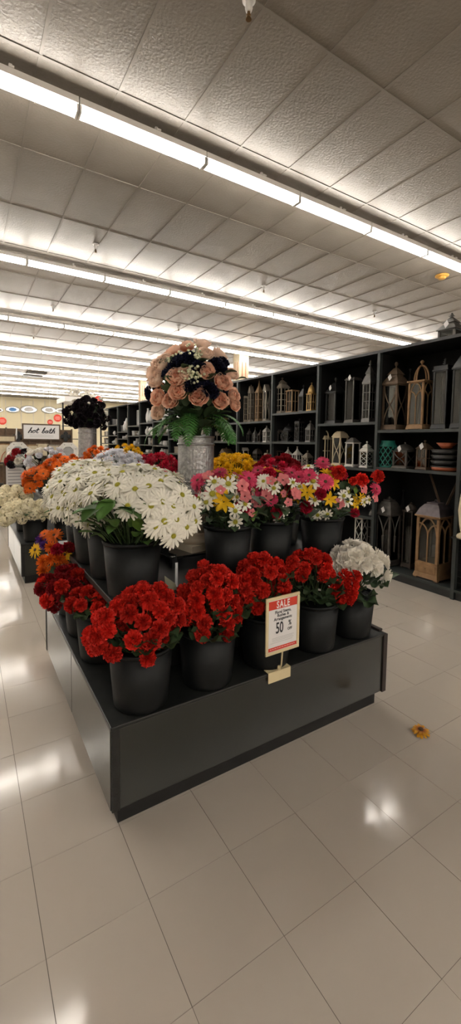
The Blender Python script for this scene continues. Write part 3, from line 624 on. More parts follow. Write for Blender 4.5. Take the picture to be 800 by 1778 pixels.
# ------------------------------------------------------------------ rose bouquet
rc = tuple(at_y(337, 672, VY)); rr_ = (.20, .19, .19); RI = []
for k, a, b, s in [('rose',356,651,1.0),('rose',382,668,1.05),('rose',309,660,1.05),('rose',312,683,1.05),('rose',343,691,1.1),('rose',300,697,.95),('rose',378,697,1.0),('rose',281,693,1.0),('prose',281,716,.95),('prose',284,640,1.1),
                   ('prose',277,664,1.0),('rose',399,690,.95),('prose',398,654,.85),('prose',356,622,.95),('rose',402,704,.85),('prose',322,655,.9),('prose',291,628,.8)]:
    p, nn = on_ball(a, b, rc, rr_); v = (Vector((0, 0, CAM_H))-p).normalized(); RI.append((k, p, (nn*.5+v*.45+Vector((0, 0, .38))).normalized(), s))
for a, b, s in [(318,631,1.1),(305,638,1.0),(295,651,1.0),(359,676,1.2),(366,680,1),(373,636,1.1),(380,645,1.0),(264,682,1.0),(268,692,.9),(335,668,1.0),(328,626,1.1),(345,640,1),(330,672,.9),(310,628,.9),(385,632,.9)]:
    p, nn = on_ball(a, b, rc, tuple(q*1.02 for q in rr_)); RI.append(('navy', p, nn, s))
for a, b, s in [(335,648,1.2),(338,658,1.0),(337,620,1.2),(302,627,1.0),(328,651,1.0),(345,617,1)]:
    p, nn = on_ball(a, b, rc, tuple(q*1.12 for q in rr_)); RI.append(('berry', p, nn, s))
for i, (p, nn) in enumerate(dome(rc, rr_, 34, -.5, 5)):
    if nn.y > .05 or nn.z > .75: RI.append((['rose', 'prose', 'navy'][i % 3], p, nn, 1.0))
RL = [outleaf('bigdark', on_ball(a, b, rc, tuple(q*1.1 for q in rr_))[0], (ox, -.6), s, l) for a, b, ox, s, l in [(299,618,-.3,.8,-1.5),(292,622,-.8,.8,-.8),(349,630,.3,.8,.2),(410,660,.9,.7,.2),(291,668,-.4,.8,.5),(386,652,.7,.9,.3),(322,705,-.1,1,1.2),(318,640,-.2,.8,.2),(326,660,.3,.8,.4),(362,660,.3,.8,.4),(290,680,-.3,.8,.6),(362,705,.3,1,1),(345,712,.1,1,1.4),(310,712,-.2,1,1.4),(380,715,.5,1,1.2)]]
for k in range(18):
    a = 2*math.pi*k/18+rnd.uniform(-.1, .1); q = .045+.03*(k % 2)
    RL.append(outleaf('fern', Vector((VX+q*math.cos(a), VY+q*math.sin(a), VT+.05+.025*(k % 3))), (math.cos(a), math.sin(a)), rnd.uniform(.95, 1.2), .15))
for k in range(22):
    a = 2*math.pi*k/22; RL.append(outleaf('bigdark', Vector((VX+.09*math.cos(a), VY+.09*math.sin(a), VT+.05+.05*(k % 2))), (math.cos(a), math.sin(a)), 1.3, .4))
bouquet('rose_bouquet', 'round bouquet of peach roses, navy blossoms and green fern in the vase', (VX, VY, VT-.12), RI, RL, seed=44, root_r=.02, core=(rc, .165))

# ------------------------------------------------------------------ sale sign
S0 = at_y(484, 1178, PY0-.004); sg = thing('sale_sign', 'cream framed sale sign clipped to the front edge of the near platform', 'sign', (S0.x, PY0-.004, PZ))
cw = .13
clip = MB().box(-cw/2, cw/2, -.006, -.002, -.045, .006).box(-cw/2, cw/2, -.006, .03, .002, .006); bevel(clip.obj('clip', MT['cream'], sg), .002)
tl, tr, bl, br = [at_y(a, b, PY0-.055) for a, b in ((465, 1040), (523, 1026), (457, 1142), (515, 1123))]
sw = ((tr-tl).length+(br-bl).length)/2; shh = ((tl-bl).length+(tr-br).length)/2
sc = (tl+tr+bl+br)/4-Vector(sg.location); ux = ((tr-tl)+(br-bl)); ux.y = 0; ux.normalize(); uz = Vector((-ux.z, 0, ux.x)); nz = ux.cross(uz)
uz = (uz-nz*-.0).normalized()
SM = Matrix((( ux.x, uz.x, nz.x, sc.x), (ux.y, uz.y, nz.y, sc.y), (ux.z, uz.z, nz.z, sc.z), (0, 0, 0, 1)))
def onsign(x, y, z=.0): return SM @ Matrix.Translation((x*sw, y*shh, z))
ft = .075*sw
MB().tube([(0, -.0, .004), (.004, -.01, .03), tuple(sc+(-uz)*shh*.49)], [.0045, .004, .004], 8).obj('stem', MT['cream'], sg, True)
MB().lathe([(.009, 0), (.0075, .018), (0, .02)], 12, (0, 0, .005)).obj('socket', MT['cream'], sg, True)
fr = put('frame', MB().box(-sw/2, sw/2, -shh/2, -shh/2+ft, -.004, .004).box(-sw/2, sw/2, shh/2-ft, shh/2, -.004, .004).box(-sw/2, -sw/2+ft, -shh/2+ft, shh/2-ft, -.004, .004).box(sw/2-ft, sw/2, -shh/2+ft, shh/2-ft, -.004, .004).mesh('frame', MT['cream']), sg, mtx=SM)
bevel(fr, .002)
put('card', MB().box(-sw/2+ft, sw/2-ft, -shh/2+ft, shh/2-ft, -.002, .001).mesh('card', MT['paper']), sg, mtx=SM)
iw = sw/2-ft*1.08
put('red_banner', MB().box(-iw, iw, shh*.285, shh/2-ft*1.2, .001, .0016).mesh('red_banner', MT['red_print']), sg, mtx=SM)
put('red_banner', MB().box(-iw, iw, -shh/2+ft*1.15, -shh*.375, .001, .0016).mesh('red_banner', MT['red_print']), sg, mtx=SM)
text('SALE', shh*.165, MT['white_print'], sg, onsign(0, .353, .0018), .72, .0010, space=1.2)
for s, yy in (('Floral Stems,', .225), ('Bushes &', .165), ('Arrangements', .105)): text(s, shh*.074, MT['black_print'], sg, onsign(0, yy, .0014), .92, .0003)
text('50', shh*.27, MT['black_print'], sg, onsign(-.10, -.06, .0014), .62, .0010)
text('%', shh*.135, MT['black_print'], sg, onsign(.21, -.012, .0014), .75, .0003); text('OFF', shh*.072, MT['black_print'], sg, onsign(.21, -.115, .0014), .8, .0003)
for i, yy in enumerate((-.22, -.245, -.27, -.30)):
    put('fine_print', MB().box(-iw*(.75 if i < 3 else .85), iw*(.7 if i % 2 else .78), yy*shh-.0006, yy*shh+.0006, .001, .0014).mesh('fine_print', MT['grey_print']), sg, mtx=SM)
x = -iw*.9
while x < iw*.85:
    w = rnd.uniform(.006, .013); put('fine_print', MB().box(x, min(x+w, iw*.9), -shh*.409, -shh*.396, .0016, .002).mesh('fine_print', MT['pink_print']), sg, mtx=SM); x += w+.003
# leaning card and clear price holder between the buckets
cd = at_y(297, 1018, 1.66)
tag(put('leaning_card', MB().add([(-.025, 0, -.03), (.035, .004, -.03), (.025, .012, .005), (-.022, .02, .045), (-.025, .002, -.03), (.035, .006, -.03), (.025, .014, .005), (-.022, .022, .045)], [(0,1,2,3),(7,6,5,4),(0,4,5,1),(1,5,6,2),(2,6,7,3),(3,7,4,0)]).mesh('leaning_card', mat('olive_card', (.20, .20, .13), .5)), None, cd), 'small torn olive card leaning between the tier buckets', 'card')
ph_ = at_y(306, 1003, 1.70)
tag(put('price_holder', MB().box(-.006, .006, -.002, .002, -.05, .06).mesh('price_holder', mat('clear_strip', (.55, .56, .56), .15)), None, (ph_.x, 1.70, TZ+.05)), 'narrow shiny price strip standing by the plaster column', 'price strip')
# fallen flower
p = at_z(730, 1273, 0)
t = thing('fallen_daisy', 'orange yellow daisy head lying on the floor tiles', 'flower', (p.x, p.y, .014)); t.scale = (1.25,)*3
fm = daisy(3, L=.032, W=.0075, n=13, layers=2, droop=-.7).mesh('daisy_petals', mat('amber_petal', (.74, .36, .012), .6, var=.2, scale=60, trans=.15, radial=((.30, .06, .01), .012, .03)), True)
put('daisy_petals', fm, t); put('flower_heart', CENT['pink'], t, (0, 0, .004))

# ------------------------------------------------------------------ lantern shelving on the right
SX, SD, SH = 3.885, 0.52, 2.49
posts = [1.26, 2.206, 3.155, 4.10, 5.065, 6.01]+[6.01+.94*k for k in range(1, 10)]
shelves = {0: [.62, 1.2], 1: [1.205, 1.615], 2: [.63, 1.18, 1.71], 3: [.63, 1.13, 1.475, 1.89], 4: [.63, 1.16, 1.465, 1.79], 5: [.63, 1.16, 1.47, 1.79]}
for i in range(6, 14): shelves[i] = [[.75, 1.15, 1.36, 1.62, 1.94], [.8, 1.16, 1.37, 1.61, 1.92], [.75, 1.12, 1.34, 1.60, 1.87], [.8, 1.2, 1.52, 1.72]][i % 4]
BAYN = ['wire grid bay at the right edge', 'nearest lantern bay', 'second lantern bay', 'third lantern bay', 'fourth lantern bay', 'fifth bay behind the peach roses']+[f'{ORD[i]} bay of the long black shelving' for i in range(6, 14)]
for i in range(14):
    a, b = posts[i], posts[i+1]; t = thing('shelving_bay', 'black shelving unit, '+BAYN[i], 'shelving', (SX, (a+b)/2, 0), 0, 'black shelving bays in a long row'); hw = (b-a)/2
    def bx(nm, x0, x1, y0, y1, z0, z1, m): return MB().box(x0, x1, y0, y1, z0, z1).obj(nm, MT[m], t)
    bx('back_panel', SD-.02, SD, -hw+.002, hw-.002, .0, SH-.03, 'backp')
    bx('post', 0, .045, -hw-.017, -hw+.017, 0, SH-.02, 'post')
    bx('end_panel', .045, SD-.02, -hw-.006, -hw+.006, .08, SH-.03, 'backp')
    if i == 13: bx('post', 0, .045, hw-.017, hw+.017, 0, SH-.02, 'post')
    bx('kick_board', .02, .05, -hw+.018, hw-.018, 0, .075, 'shelf'); bx('base_deck', .0, SD-.02, -hw+.018, hw-.018, .075, .1, 'post')
    bx('canopy', -.005, SD, -hw, hw, SH-.03, SH, 'shelf')
    for z in shelves[i]:
        bx('shelf_board', .012, SD-.021, -hw+.018, hw-.018, z-.022, z, 'shelf'); bx('shelf_lip', .004, .012, -hw+.018, hw-.018, z-.026, z+.004, 'post')
    if i == 0:
        bx('white_liner', SD-.03, SD-.0205, -hw+.02, hw-.02, .12, 1.18, 'white_enamel')
        bx('wire_shelf', -.12, SD-.03, -hw+.02, hw-.02, .612, .62, 'blackmetal')
        for k in range(16): MB().tube([(.05, -hw+.02, .16+.06*k), (.05, hw-.02, .16+.06*k)], .003, 5).obj('wire', MT['blackmetal'], t)

def facebars(mb, fn, w, h, th, y_or_x):
    pass
def lantern(label, Y, z, w, h, m, roof='pyramid', tracery='none', X=None, d=None, roofm=None, tagged=False, group='lanterns on the black shelving', body=.58, finial='ball', drawer=False, glass=True, rz=0.0, handle=False):
    """lantern facing -X: base, corner posts, glass, tracery, roof and finial are parts"""
    d = d or w; X = X if X is not None else SX+.06+d/2+.03
    t = thing('lantern', label, 'lantern', (X, Y, z), rz, group); M_ = MT[m]; RM = MT[roofm or m]
    bh = h*.07; pz0 = bh; fw = max(.012, w*.11)
    MB().frustum((0, 0, h*.015), d*1.12, w*1.12, d*1.02, w*1.02, bh-h*.015).obj('base', M_, t)
    for sx_ in (-1, 1):
        for sy_ in (-1, 1): MB().cbox((sx_*d*.46, sy_*w*.46, h*.008), d*.15, w*.15, h*.016).obj('foot', M_, t)
    if drawer:
        dh = h*.13; MB().box(-d/2, d/2, -w/2, w/2, pz0, pz0+dh).obj('drawer_box', M_, t)
        dr_ = MB().box(-d/2-.006, -d/2, -w*.42, w*.42, pz0+dh*.12, pz0+dh*.88).obj('drawer', M_, t); MB().lathe([(0, -.008), (.008, 0), (0, .008)], 8, (-d/2-.012, 0, pz0+dh/2)).obj('knob', MT['brass'], dr_); pz0 += dh
    top = h*body if not drawer else h*(body+.05); ph = top-pz0
    for sx_ in (-1, 1):
        for sy_ in (-1, 1): MB().cbox((sx_*(d-fw)/2, sy_*(w-fw)/2, pz0+ph/2), fw, fw, ph).obj('post', M_, t)
    MB().box(-d/2, d/2, -w/2, w/2, pz0, pz0+fw*.5).box(-d/2, d/2, -w/2, w/2, top-fw*.5, top).obj('rail', M_, t)
    if glass:
        for sx_ in (-1, 1): MB().box(sx_*(d/2-fw*.5)-.0015, sx_*(d/2-fw*.5)+.0015, -w/2+fw, w/2-fw, pz0+fw*.5, top-fw*.5).obj('pane', MT['glass'], t)
        for sy_ in (-1, 1): MB().box(-d/2+fw, d/2-fw, sy_*(w/2-fw*.5)-.0015, sy_*(w/2-fw*.5)+.0015, pz0+fw*.5, top-fw*.5).obj('pane', MT['glass'], t)
    bt = max(.005, w*.035); xf = -d/2+bt
    faces = [lambda u, v: (xf, u, v), lambda u, v: (u*d/w, -w/2+bt, v)]
    for F in faces:
        q = w/2-fw*.8
        if tracery == 'gothic':
            tb = MB(); zs = pz0+ph*.60
            tb.tube([F(0, pz0), F(0, zs)], bt, 4)
            for s_ in (-1, 1):
                tb.tube([F(s_*q*(1-math.cos(a)), zs+(q*1.5)*math.sin(a)*.8) for a in [k*math.pi/2/6 for k in range(7)]], bt, 4)
                tb.tube([F(s_*q*math.cos(a), pz0+ph*.5+(top-pz0-ph*.5-fw*.5)*math.sin(a)) for a in [k*math.pi/2/8 for k in range(9)]], bt, 4)
            tb.obj('tracery', M_, t)
        elif tracery == 'grid':
            for k in (1, 2, 3): MB().tube([F(-q, pz0+ph*k/4), F(q, pz0+ph*k/4)], bt*.8, 4).obj('muntin', M_, t)
            MB().tube([F(0, pz0), F(0, top)], bt*.8, 4).obj('muntin', M_, t)
        elif tracery == 'cross':
            MB().tube([F(-q, pz0+ph*.5), F(q, pz0+ph*.5)], bt, 4).obj('muntin', M_, t); MB().tube([F(0, pz0), F(0, top)], bt, 4).obj('muntin', M_, t)
        elif tracery == 'ogee':
            tb = MB()
            for s_ in (-1, 1): tb.tube([F(s_*q*abs(math.cos(k*math.pi/10))**.8*(1 if k != 5 else .1), pz0+ph*k/10) for k in range(11)], bt, 4)
            tb.obj('tracery', M_, t)
        elif tracery == 'vee':
            tb = MB()
            for s_ in (-1, 1): tb.tube([F(s_*q*(1-math.sin(k*math.pi/16)), top-ph*.45*(k/8)) for k in range(9)], bt, 4)
            tb.tube([F(0, pz0+ph*.2), F(0, pz0+ph*.55)], [bt, bt*2.4], 6); tb.obj('tracery', M_, t)
        elif tracery == 'x':
            for k in range(3):
                za, zb = pz0+ph*k/3, pz0+ph*(k+1)/3
                MB().tube([F(-q, za), F(q, zb)], bt*.7, 4).obj('muntin', M_, t); MB().tube([F(q, za), F(-q, zb)], bt*.7, 4).obj('muntin', M_, t)
    ov = 1.14; MB().box(-d*ov/2, d*ov/2, -w*ov/2, w*ov/2, top, top+h*.02).obj('eave', M_, t); z1 = top+h*.02; rest = h-z1
    fz = z1
    if roof == 'pyramid':
        MB().frustum((0, 0, z1), d*1.1, w*1.1, d*.28, w*.28, rest*.62).obj('roof', RM, t); fz = z1+rest*.62
    elif roof == 'pagoda':
        MB().frustum((0, 0, z1), d*1.16, w*1.16, d*.70, w*.70, rest*.30).frustum((0, 0, z1+rest*.30), d*.62, w*.62, d*.58, w*.58, rest*.10).frustum((0, 0, z1+rest*.40), d*.74, w*.74, d*.20, w*.20, rest*.30).obj('roof', RM, t); fz = z1+rest*.70
    elif roof == 'mansard':
        MB().frustum((0, 0, z1), d*1.1, w*1.1, d*.86, w*.86, rest*.45).frustum((0, 0, z1+rest*.45), d*.86, w*.86, d*.62, w*.62, rest*.25).frustum((0, 0, z1+rest*.7), d*.5, w*.5, d*.5, w*.5, rest*.12).obj('roof', RM, t); fz = z1+rest*.82
    elif roof == 'bows':
        for a in (0, 1):
            mb = MB(); pts = []
            for k in range(13):
                th = math.pi*k/12; pts.append(((math.cos(th)*d*.48 if a else d*.0), (0 if a else math.cos(th)*w*.48), z1+rest*.74*math.sin(th)))
            mb.tube(pts, max(.006, w*.05), 5).obj('bow', RM, t)
        fz = z1+rest*.74
    elif roof == 'gable':
        MB().add([(-d*.55, -w*.55, z1), (d*.55, -w*.55, z1), (d*.55, w*.55, z1), (-d*.55, w*.55, z1), (-d*.55, 0, z1+rest*.8), (d*.55, 0, z1+rest*.8)], [(0,3,2,1), (0,1,5,4), (2,3,4,5), (1,2,5), (3,0,4)]).obj('roof', RM, t); fz = z1+rest*.78
    elif roof == 'spire':
        MB().frustum((0, 0, z1), d*1.0, w*1.0, d*.34, w*.34, rest*.45).frustum((0, 0, z1+rest*.45), d*.30, w*.30, d*.05, w*.05, rest*.45).obj('roof', RM, t); fz = z1+rest*.88
    elif roof == 'dome':
        MB().lathe([(w*.58, 0), (w*.55, rest*.2), (w*.42, rest*.5), (w*.2, rest*.72), (w*.06, rest*.8)], 16, (0, 0, z1), sx=d/w).obj('roof', RM, t, True); fz = z1+rest*.78
    elif roof == 'flat':
        MB().box(-d*.5, d*.5, -w*.5, w*.5, z1, z1+rest*.3).obj('roof', RM, t); fz = z1+rest*.3
    elif roof == 'arch':
        mb = MB(); pts = [(0, w*.5*math.cos(math.pi*k/12), z1+rest*.8*math.sin(math.pi*k/12)**.7) for k in range(13)]; mb.tube(pts, max(.006, w*.07), 5).obj('arch', RM, t); mb = MB().frustum((0, 0, z1), d, w, d*.6, w*.5, rest*.3).obj('roof', RM, t); fz = z1+rest*.8
    fr_ = max(.012, w*.11); hh = max(.02, h-fz)
    if finial == 'ball': MB().lathe([(fr_*.6, 0), (fr_*.35, hh*.3), (fr_*.9, hh*.5), (fr_, hh*.7), (fr_*.6, hh*.9), (0, hh)], 12, (0, 0, fz)).obj('finial', RM, t, True)
    elif finial == 'tiers': MB().lathe([(fr_*1.2, 0), (fr_*.5, hh*.2), (fr_*1.6, hh*.35), (fr_*.4, hh*.45), (fr_*1.2, hh*.6), (fr_*.3, hh*.7), (fr_*.7, hh*.85), (0, hh)], 12, (0, 0, fz)).obj('finial', RM, t, True)
    elif finial == 'ring':
        MB().tube([(0, math.cos(a)*hh*.45, fz+hh*.5+math.sin(a)*hh*.45) for a in [2*math.pi*k/14 for k in range(15)]], max(.004, hh*.07), 5).obj('ring_handle', RM, t, True)
    if tagged:
        s_ = .038; o = put('price_tag', MB().add([(0, 0, s_), (0, s_, 0), (0, 0, -s_), (0, -s_, 0), (.002, 0, s_), (.002, s_, 0), (.002, 0, -s_), (.002, -s_, 0)], [(0,1,2,3), (7,6,5,4), (0,4,5,1), (1,5,6,2), (2,6,7,3), (3,7,4,0)]).mesh('price_tag', MT['paper']), t, (-d*.62, -w*.05, z1+rest*.25)); o.rotation_euler = (R(12), 0, R(-20))
    return t
def LP(label, pxc, pxw, ytop, z, m, **kw):
    """size and place of a lantern from where it shows on the shelf"""
    X = kw.pop('X', SX+.17); p = at_x(pxc, ytop, X); D = depth(p); az = math.atan2(X, p.y); w = pxw*D/FPX/(math.sin(az)+math.cos(az))*1.02
    w = min(w, .42); return lantern(label, p.y, z, w, p.z-z, m, X=max(X, SX+.03+w*.6), **kw)
B = .1
# nearest bay
LP('large brown lantern with pyramid roof and scrolled glass on the top shelf', 688, 40, 628, 1.615, 'brownwood', roof='pagoda', tracery='ogee', tagged=True, body=.66)
LP('natural wood lantern with gothic arches and open bow top', 733, 40, 625, 1.615, 'oakwood', roof='bows', tracery='gothic', body=.68)
LP('tall black framed glass lantern right of the gothic wood lantern', 773, 34, 622, 1.615, 'blackmetal', roof='flat', body=.82, finial='tiers')
LP('black framed glass lantern at the right end of the top shelf', 807, 32, 600, 1.615, 'blackmetal', roof='pyramid', body=.72)
LP('dark slim lantern behind the large brown lantern', 676, 14, 650, 1.615, 'blackmetal', X=SX+.36, roof='spire')
LP('slim dark lantern behind the gothic wood lantern', 712, 16, 640, 1.615, 'pewter', X=SX+.38, roof='spire')
LP('dark brown arched lantern right of the teal lantern', 703, 38, 768, 1.205, 'pewter', roof='dome', tracery='ogee', tagged=True, body=.66, finial='ring')
LP('dark brown square lantern with tag on the middle shelf', 738, 26, 764, 1.205, 'brownwood', roof='pyramid', tracery='cross', tagged=True, body=.7)
LP('tall dark iron lantern with tag on the bottom deck', 676, 40, 862, B, 'pewter', roof='mansard', tracery='vee', tagged=True, body=.74, finial='tiers')
LP('slim weathered lantern with tag on the bottom deck', 714, 24, 872, B, 'darkwood', roof='dome', tagged=True, body=.86, finial='tiers', X=SX+.27)
LP('wooden gothic lantern with drawer and mauve grey roof on the bottom deck', 756, 56, 868, B, 'oakwood', roof='mansard', roofm='purplegrey', tracery='gothic', drawer=True, body=.74, finial='ring')
LP('small black lantern in the dark behind the bottom deck lanterns', 700, 22, 850, B, 'blackmetal', X=SX+.42, roof='spire')
lantern('dark lantern standing on top of the shelving canopy', at_x(783, 575, SX+.2).y, SH, .17, .27, 'pewter', X=SX+.2, roof='pagoda', tagged=True, finial='tiers', body=.35)
# teal lattice lantern
p = at_x(672, 765, SX+.17); D = depth(p); w = 32*D/FPX/2
t = thing('lattice_lantern', 'round teal lattice lantern at the left of the middle shelf', 'lantern', (SX+.17, p.y, 1.205)); hh = p.z-1.205
MB().lathe([(w*.98, 0), (w*1.02, .01), (w*1.0, .02)], 24).obj('base', MT['teal'], t); MB().lathe([(w*.93, .01), (w*.93, hh*.78)], 24).obj('inner_wall', MT['backp'], t)
mb = MB()
for s_ in (-1, 1):
    for k in range(12): mb.tube([(w*math.cos(a+s_*q*1.4), w*math.sin(a+s_*q*1.4), .015+(hh*.76)*q) for q in [j/8 for j in range(9)] for a in [2*math.pi*k/12]], .006, 4)
mb.obj('lattice', MT['teal'], t); MB().lathe([(w*1.02, hh*.77), (w*1.04, hh*.8), (w*.9, hh*.86), (w*.8, hh*.95), (w*.82, hh), (w*.72, hh)], 24).obj('collar', MT['teal'], t, True)
MB().tube([(0, w*1.05*math.cos(math.pi*k/10), hh*.8-w*.35*math.sin(math.pi*k/10)) for k in range(11)], .004, 5).obj('handle', MT['teal'], t)
# stacked trays and bowl
for k in range(4):
    pp = at_x(771, 820, SX+.15); t = thing('tray', f'{["red rimmed bottom", "black second", "black third", "black top"][k]} tray of the stack on the middle shelf', 'tray', (SX+.17, pp.y, 1.205+.055*k), 0, 'stack of trays')
    MB().lathe([(.09, 0), (.13, .008), (.145, .04), (.14, .04), (.125, .014), (0, .012)], 24, sx=.8).obj('tray_body', MT['terracotta' if k == 0 else 'blackmetal'], t, True)
    MB().lathe([(.138, .036), (.149, .040), (.149, .047), (.138, .047)], 24, sx=.8).obj('tray_rim', MT['pewter'], t, True)
t = thing('bowl', 'orange bowl on top of the tray stack', 'bowl', (SX+.17, pp.y, 1.205+.225)); MB().lathe([(.04, 0), (.05, .005), (.09, .05), (.085, .05), (.04, .012), (0, .01)], 24).obj('bowl_body', MT['terracotta'], t, True); MB().lathe([(.084, .048), (.093, .048), (.093, .055), (.084, .055)], 24).obj('bowl_rim', MT['terracotta'], t, True)
# folded easel on the bottom
pe = at_x(768, 900, SX+.33); t = thing('easel', 'crossed dark wooden easel behind the gothic drawer lantern', 'easel', (SX+.33, pe.y, B))
for s_ in (-1, 1): MB().tube([(0, -s_*.26, 0), (0, s_*.16, 1.05)], .013, 4).obj('easel_leg', MT['brownwood'], t)
MB().tube([(0, -.14, .3), (0, .14, .3)], .011, 4).obj('easel_bar', MT['darkwood'], t)
# wire grid bay
pv = at_x(798, 900, SX+.05); t = thing('tall_figurine', 'tall cream figurine at the right edge of the frame', 'figurine', (SX-.05, at_x(815, 900, SX-.05).y, .62))
MB().lathe([(.10, 0), (.105, .01), (.10, .03), (.07, .05), (.085, .12), (.1, .25), (.085, .4), (.055, .47), (.075, .55), (.05, .64), (0, .66)], 20, sx=.8).obj('figurine_body', MT['creamwood'], t, True); MB().lathe([(.07, .50), (.09, .53), (.09, .56), (.06, .60)], 20, sx=.8).obj('collar', MT['whitewood'], t, True)
# second bay
LP('black lantern with pyramid roof and white tag, left of the glass box lantern', 583, 32, 655, 1.71, 'blackmetal', roof='pyramid', tagged=True, body=.66)
LP('plain rectangular glass box lantern on the second bay top shelf', 614, 26, 652, 1.71, 'pewter', roof='flat', body=.9, finial='none', tagged=True)
LP('grey tower lantern with stepped roof beside the shelf post', 643, 22, 625, 1.71, 'greymetal', roof='pagoda', tracery='grid', body=.62, finial='tiers')
LP('gold lantern seen behind the left shelf post of the second bay', 561, 14, 664, 1.71, 'gold', roof='dome', tracery='cross')
LP('cream windowed lantern with scrolled arch top', 565, 20, 745, 1.18, 'creamwood', roof='arch', tracery='cross', body=.72, finial='none')
LP('large cream cabinet lantern with scalloped glass door', 591, 26, 747, 1.18, 'creamwood', roof='mansard', tracery='ogee', body=.8, finial='none')
LP('white lantern with grey pyramid roof on the second bay shelf', 613, 24, 755, 1.18, 'whitewood', roof='pyramid', roofm='greymetal', body=.74, finial='none')
LP('small white lantern with diamond pane and stepped roof', 637, 22, 766, 1.18, 'whitewood', roof='pagoda', tracery='x', body=.62)
LP('white lattice lantern low in the second bay', 628, 22, 895, B+.0, 'whitewood', roof='flat', tracery='x', body=.93, finial='none')
LP('dark lantern low in the second bay beside the lattice lantern', 648, 18, 880, B, 'pewter', roof='dome', tracery='grid', body=.8)
# third bay
LP('grey wood lantern with pagoda roof on the third bay top shelf', 490, 24, 655, 1.89, 'greywood', roof='pagoda', tracery='grid', body=.70)
LP('brown crate style lantern in the third bay', 508, 22, 676, 1.89, 'tanwood', roof='flat', tracery='cross', body=.92, finial='none')
LP('black lantern on the third bay top shelf', 527, 16, 668, 1.89, 'blackmetal', roof='pyramid')
LP('small gold lantern with onion roof in the third bay', 541, 16, 664, 1.89, 'gold', roof='dome', tracery='cross', body=.6)
LP('dark scrolled lantern at the left of the third bay middle shelf', 484, 16, 738, 1.475, 'pewter', roof='pyramid', tracery='vee')
LP('round dark lantern in the third bay middle shelf', 501, 24, 736, 1.475, 'blackmetal', roof='dome', tracery='ogee', finial='ring')
LP('tall black lantern in the third bay middle shelf', 520, 16, 726, 1.475, 'blackmetal', roof='flat', tracery='grid', body=.8)
LP('slender black lantern at the right of the third bay middle shelf', 539, 16, 730, 1.475, 'greymetal', roof='pagoda', tracery='cross')
LP('dark brown lantern in the third bay lower shelf', 483, 18, 780, 1.13, 'darkwood', roof='flat', tracery='cross', body=.85, finial='none')
LP('white arcade lantern with cone roof, left of its twin', 500, 17, 777, 1.13, 'whitewood', roof='spire', tracery='cross', body=.6)
LP('white arcade lantern with cone roof, right of its twin', 516, 17, 776, 1.13, 'whitewood', roof='spire', tracery='cross', body=.6)
LP('grey lantern with crossed bars in the third bay lower shelf', 534, 18, 782, 1.13, 'greywood', roof='pyramid', tracery='x')
# fourth bay
LP('pale arched lantern with pointed top and window bars', 425, 11, 664, 1.79, 'palewood', roof='spire', tracery='grid', body=.62)
LP('narrow greyish wood lantern second in the fourth bay', 436, 10, 668, 1.79, 'greywood', roof='gable', tracery='grid', body=.78)
LP('tan wood tower lantern with spire in the fourth bay', 450, 13, 658, 1.79, 'tanwood', roof='spire', tracery='grid', body=.68)
LP('tan wood lantern with carved oval front beside the shelf post', 463, 12, 665, 1.79, 'greywood', roof='gable', tracery='ogee', body=.8, finial='none')
LP('small black lantern at the left of the fourth bay middle shelf', 422, 11, 742, 1.465, 'blackmetal', roof='dome')
LP('small dark lantern second in the fourth bay middle shelf', 433, 9, 744, 1.465, 'pewter', roof='pagoda')
LP('small silver and black lantern in the fourth bay middle shelf', 443, 9, 743, 1.465, 'greymetal', roof='spire', tracery='cross')
LP('small brown lantern in the fourth bay middle shelf', 452, 9, 746, 1.465, 'darkwood', roof='pyramid')
LP('white house shaped lantern with cross window', 463, 13, 739, 1.465, 'whitewood', roof='pyramid', tracery='cross', body=.66)
LP('white birdhouse lantern low in the fourth bay', 424, 15, 773, 1.16, 'whitewood', roof='gable', body=.65)
LP('brown lantern low in the fourth bay', 447, 16, 778, 1.16, 'darkwood', roof='mansard', tracery='cross')
LP('pale wood lantern low in the fourth bay beside the post', 464, 11, 781, 1.16, 'palewood', roof='flat', tracery='grid')
# fifth bay
LP('small grey house lantern in the bay behind the roses', 378, 12, 748, 1.47, 'greywood', roof='gable')
LP('small white house lantern in the bay behind the roses', 390, 11, 748, 1.47, 'whitewood', roof='gable', tracery='cross')
LP('small grey lantern in the bay behind the roses', 402, 10, 751, 1.47, 'greymetal', roof='pyramid')
LP('white birdhouse in the lower shelf behind the yellow pompoms', 372, 10, 775, 1.16, 'whitewood', roof='gable', body=.6)
LP('brown wooden crate lantern in the lower shelf behind the yellow pompoms', 393, 22, 777, 1.16, 'brownwood', roof='gable', tracery='x', body=.5)
# far bays: vases, boxes, frames in white and grey
def small_vase(label, Y, z, h, r, m, k):
    t = thing('ceramic_vase', label, 'vase', (SX+.08+r, Y, z), 0, 'white and grey decor on the far shelves')
    prof = [[(r*.6, 0), (r, h*.3), (r*.9, h*.6), (r*.4, h*.85), (r*.5, h)], [(r*.8, 0), (r*.85, h*.5), (r*.7, h*.9), (r*.8, h)], [(r*.5, 0), (r*.35, h*.15), (r, h*.5), (r*.6, h*.8), (r*.3, h*.95), (0, h)]][k % 3]
    MB().lathe(prof, 12).obj('vase_body', MT[m], t, True); MB().lathe([(prof[-2][0]*1.0, h*.9), (prof[-2][0]*1.1, h*.93), (prof[-2][0]*.9, h*.97)], 12).obj('vase_lip', MT[m], t, True); return t
def deco_box(label, Y, z, h, w, m):
    t = thing('keepsake_box', label, 'box', (SX+.2, Y, z), 0, 'white and grey decor on the far shelves'); MB().box(-.09, .09, -w/2, w/2, 0, h*.72).obj('box_body', MT[m], t); bevel(MB().box(-.095, .095, -w/2-.005, w/2+.005, h*.72, h).obj('lid', MT[m], t), .004); return t
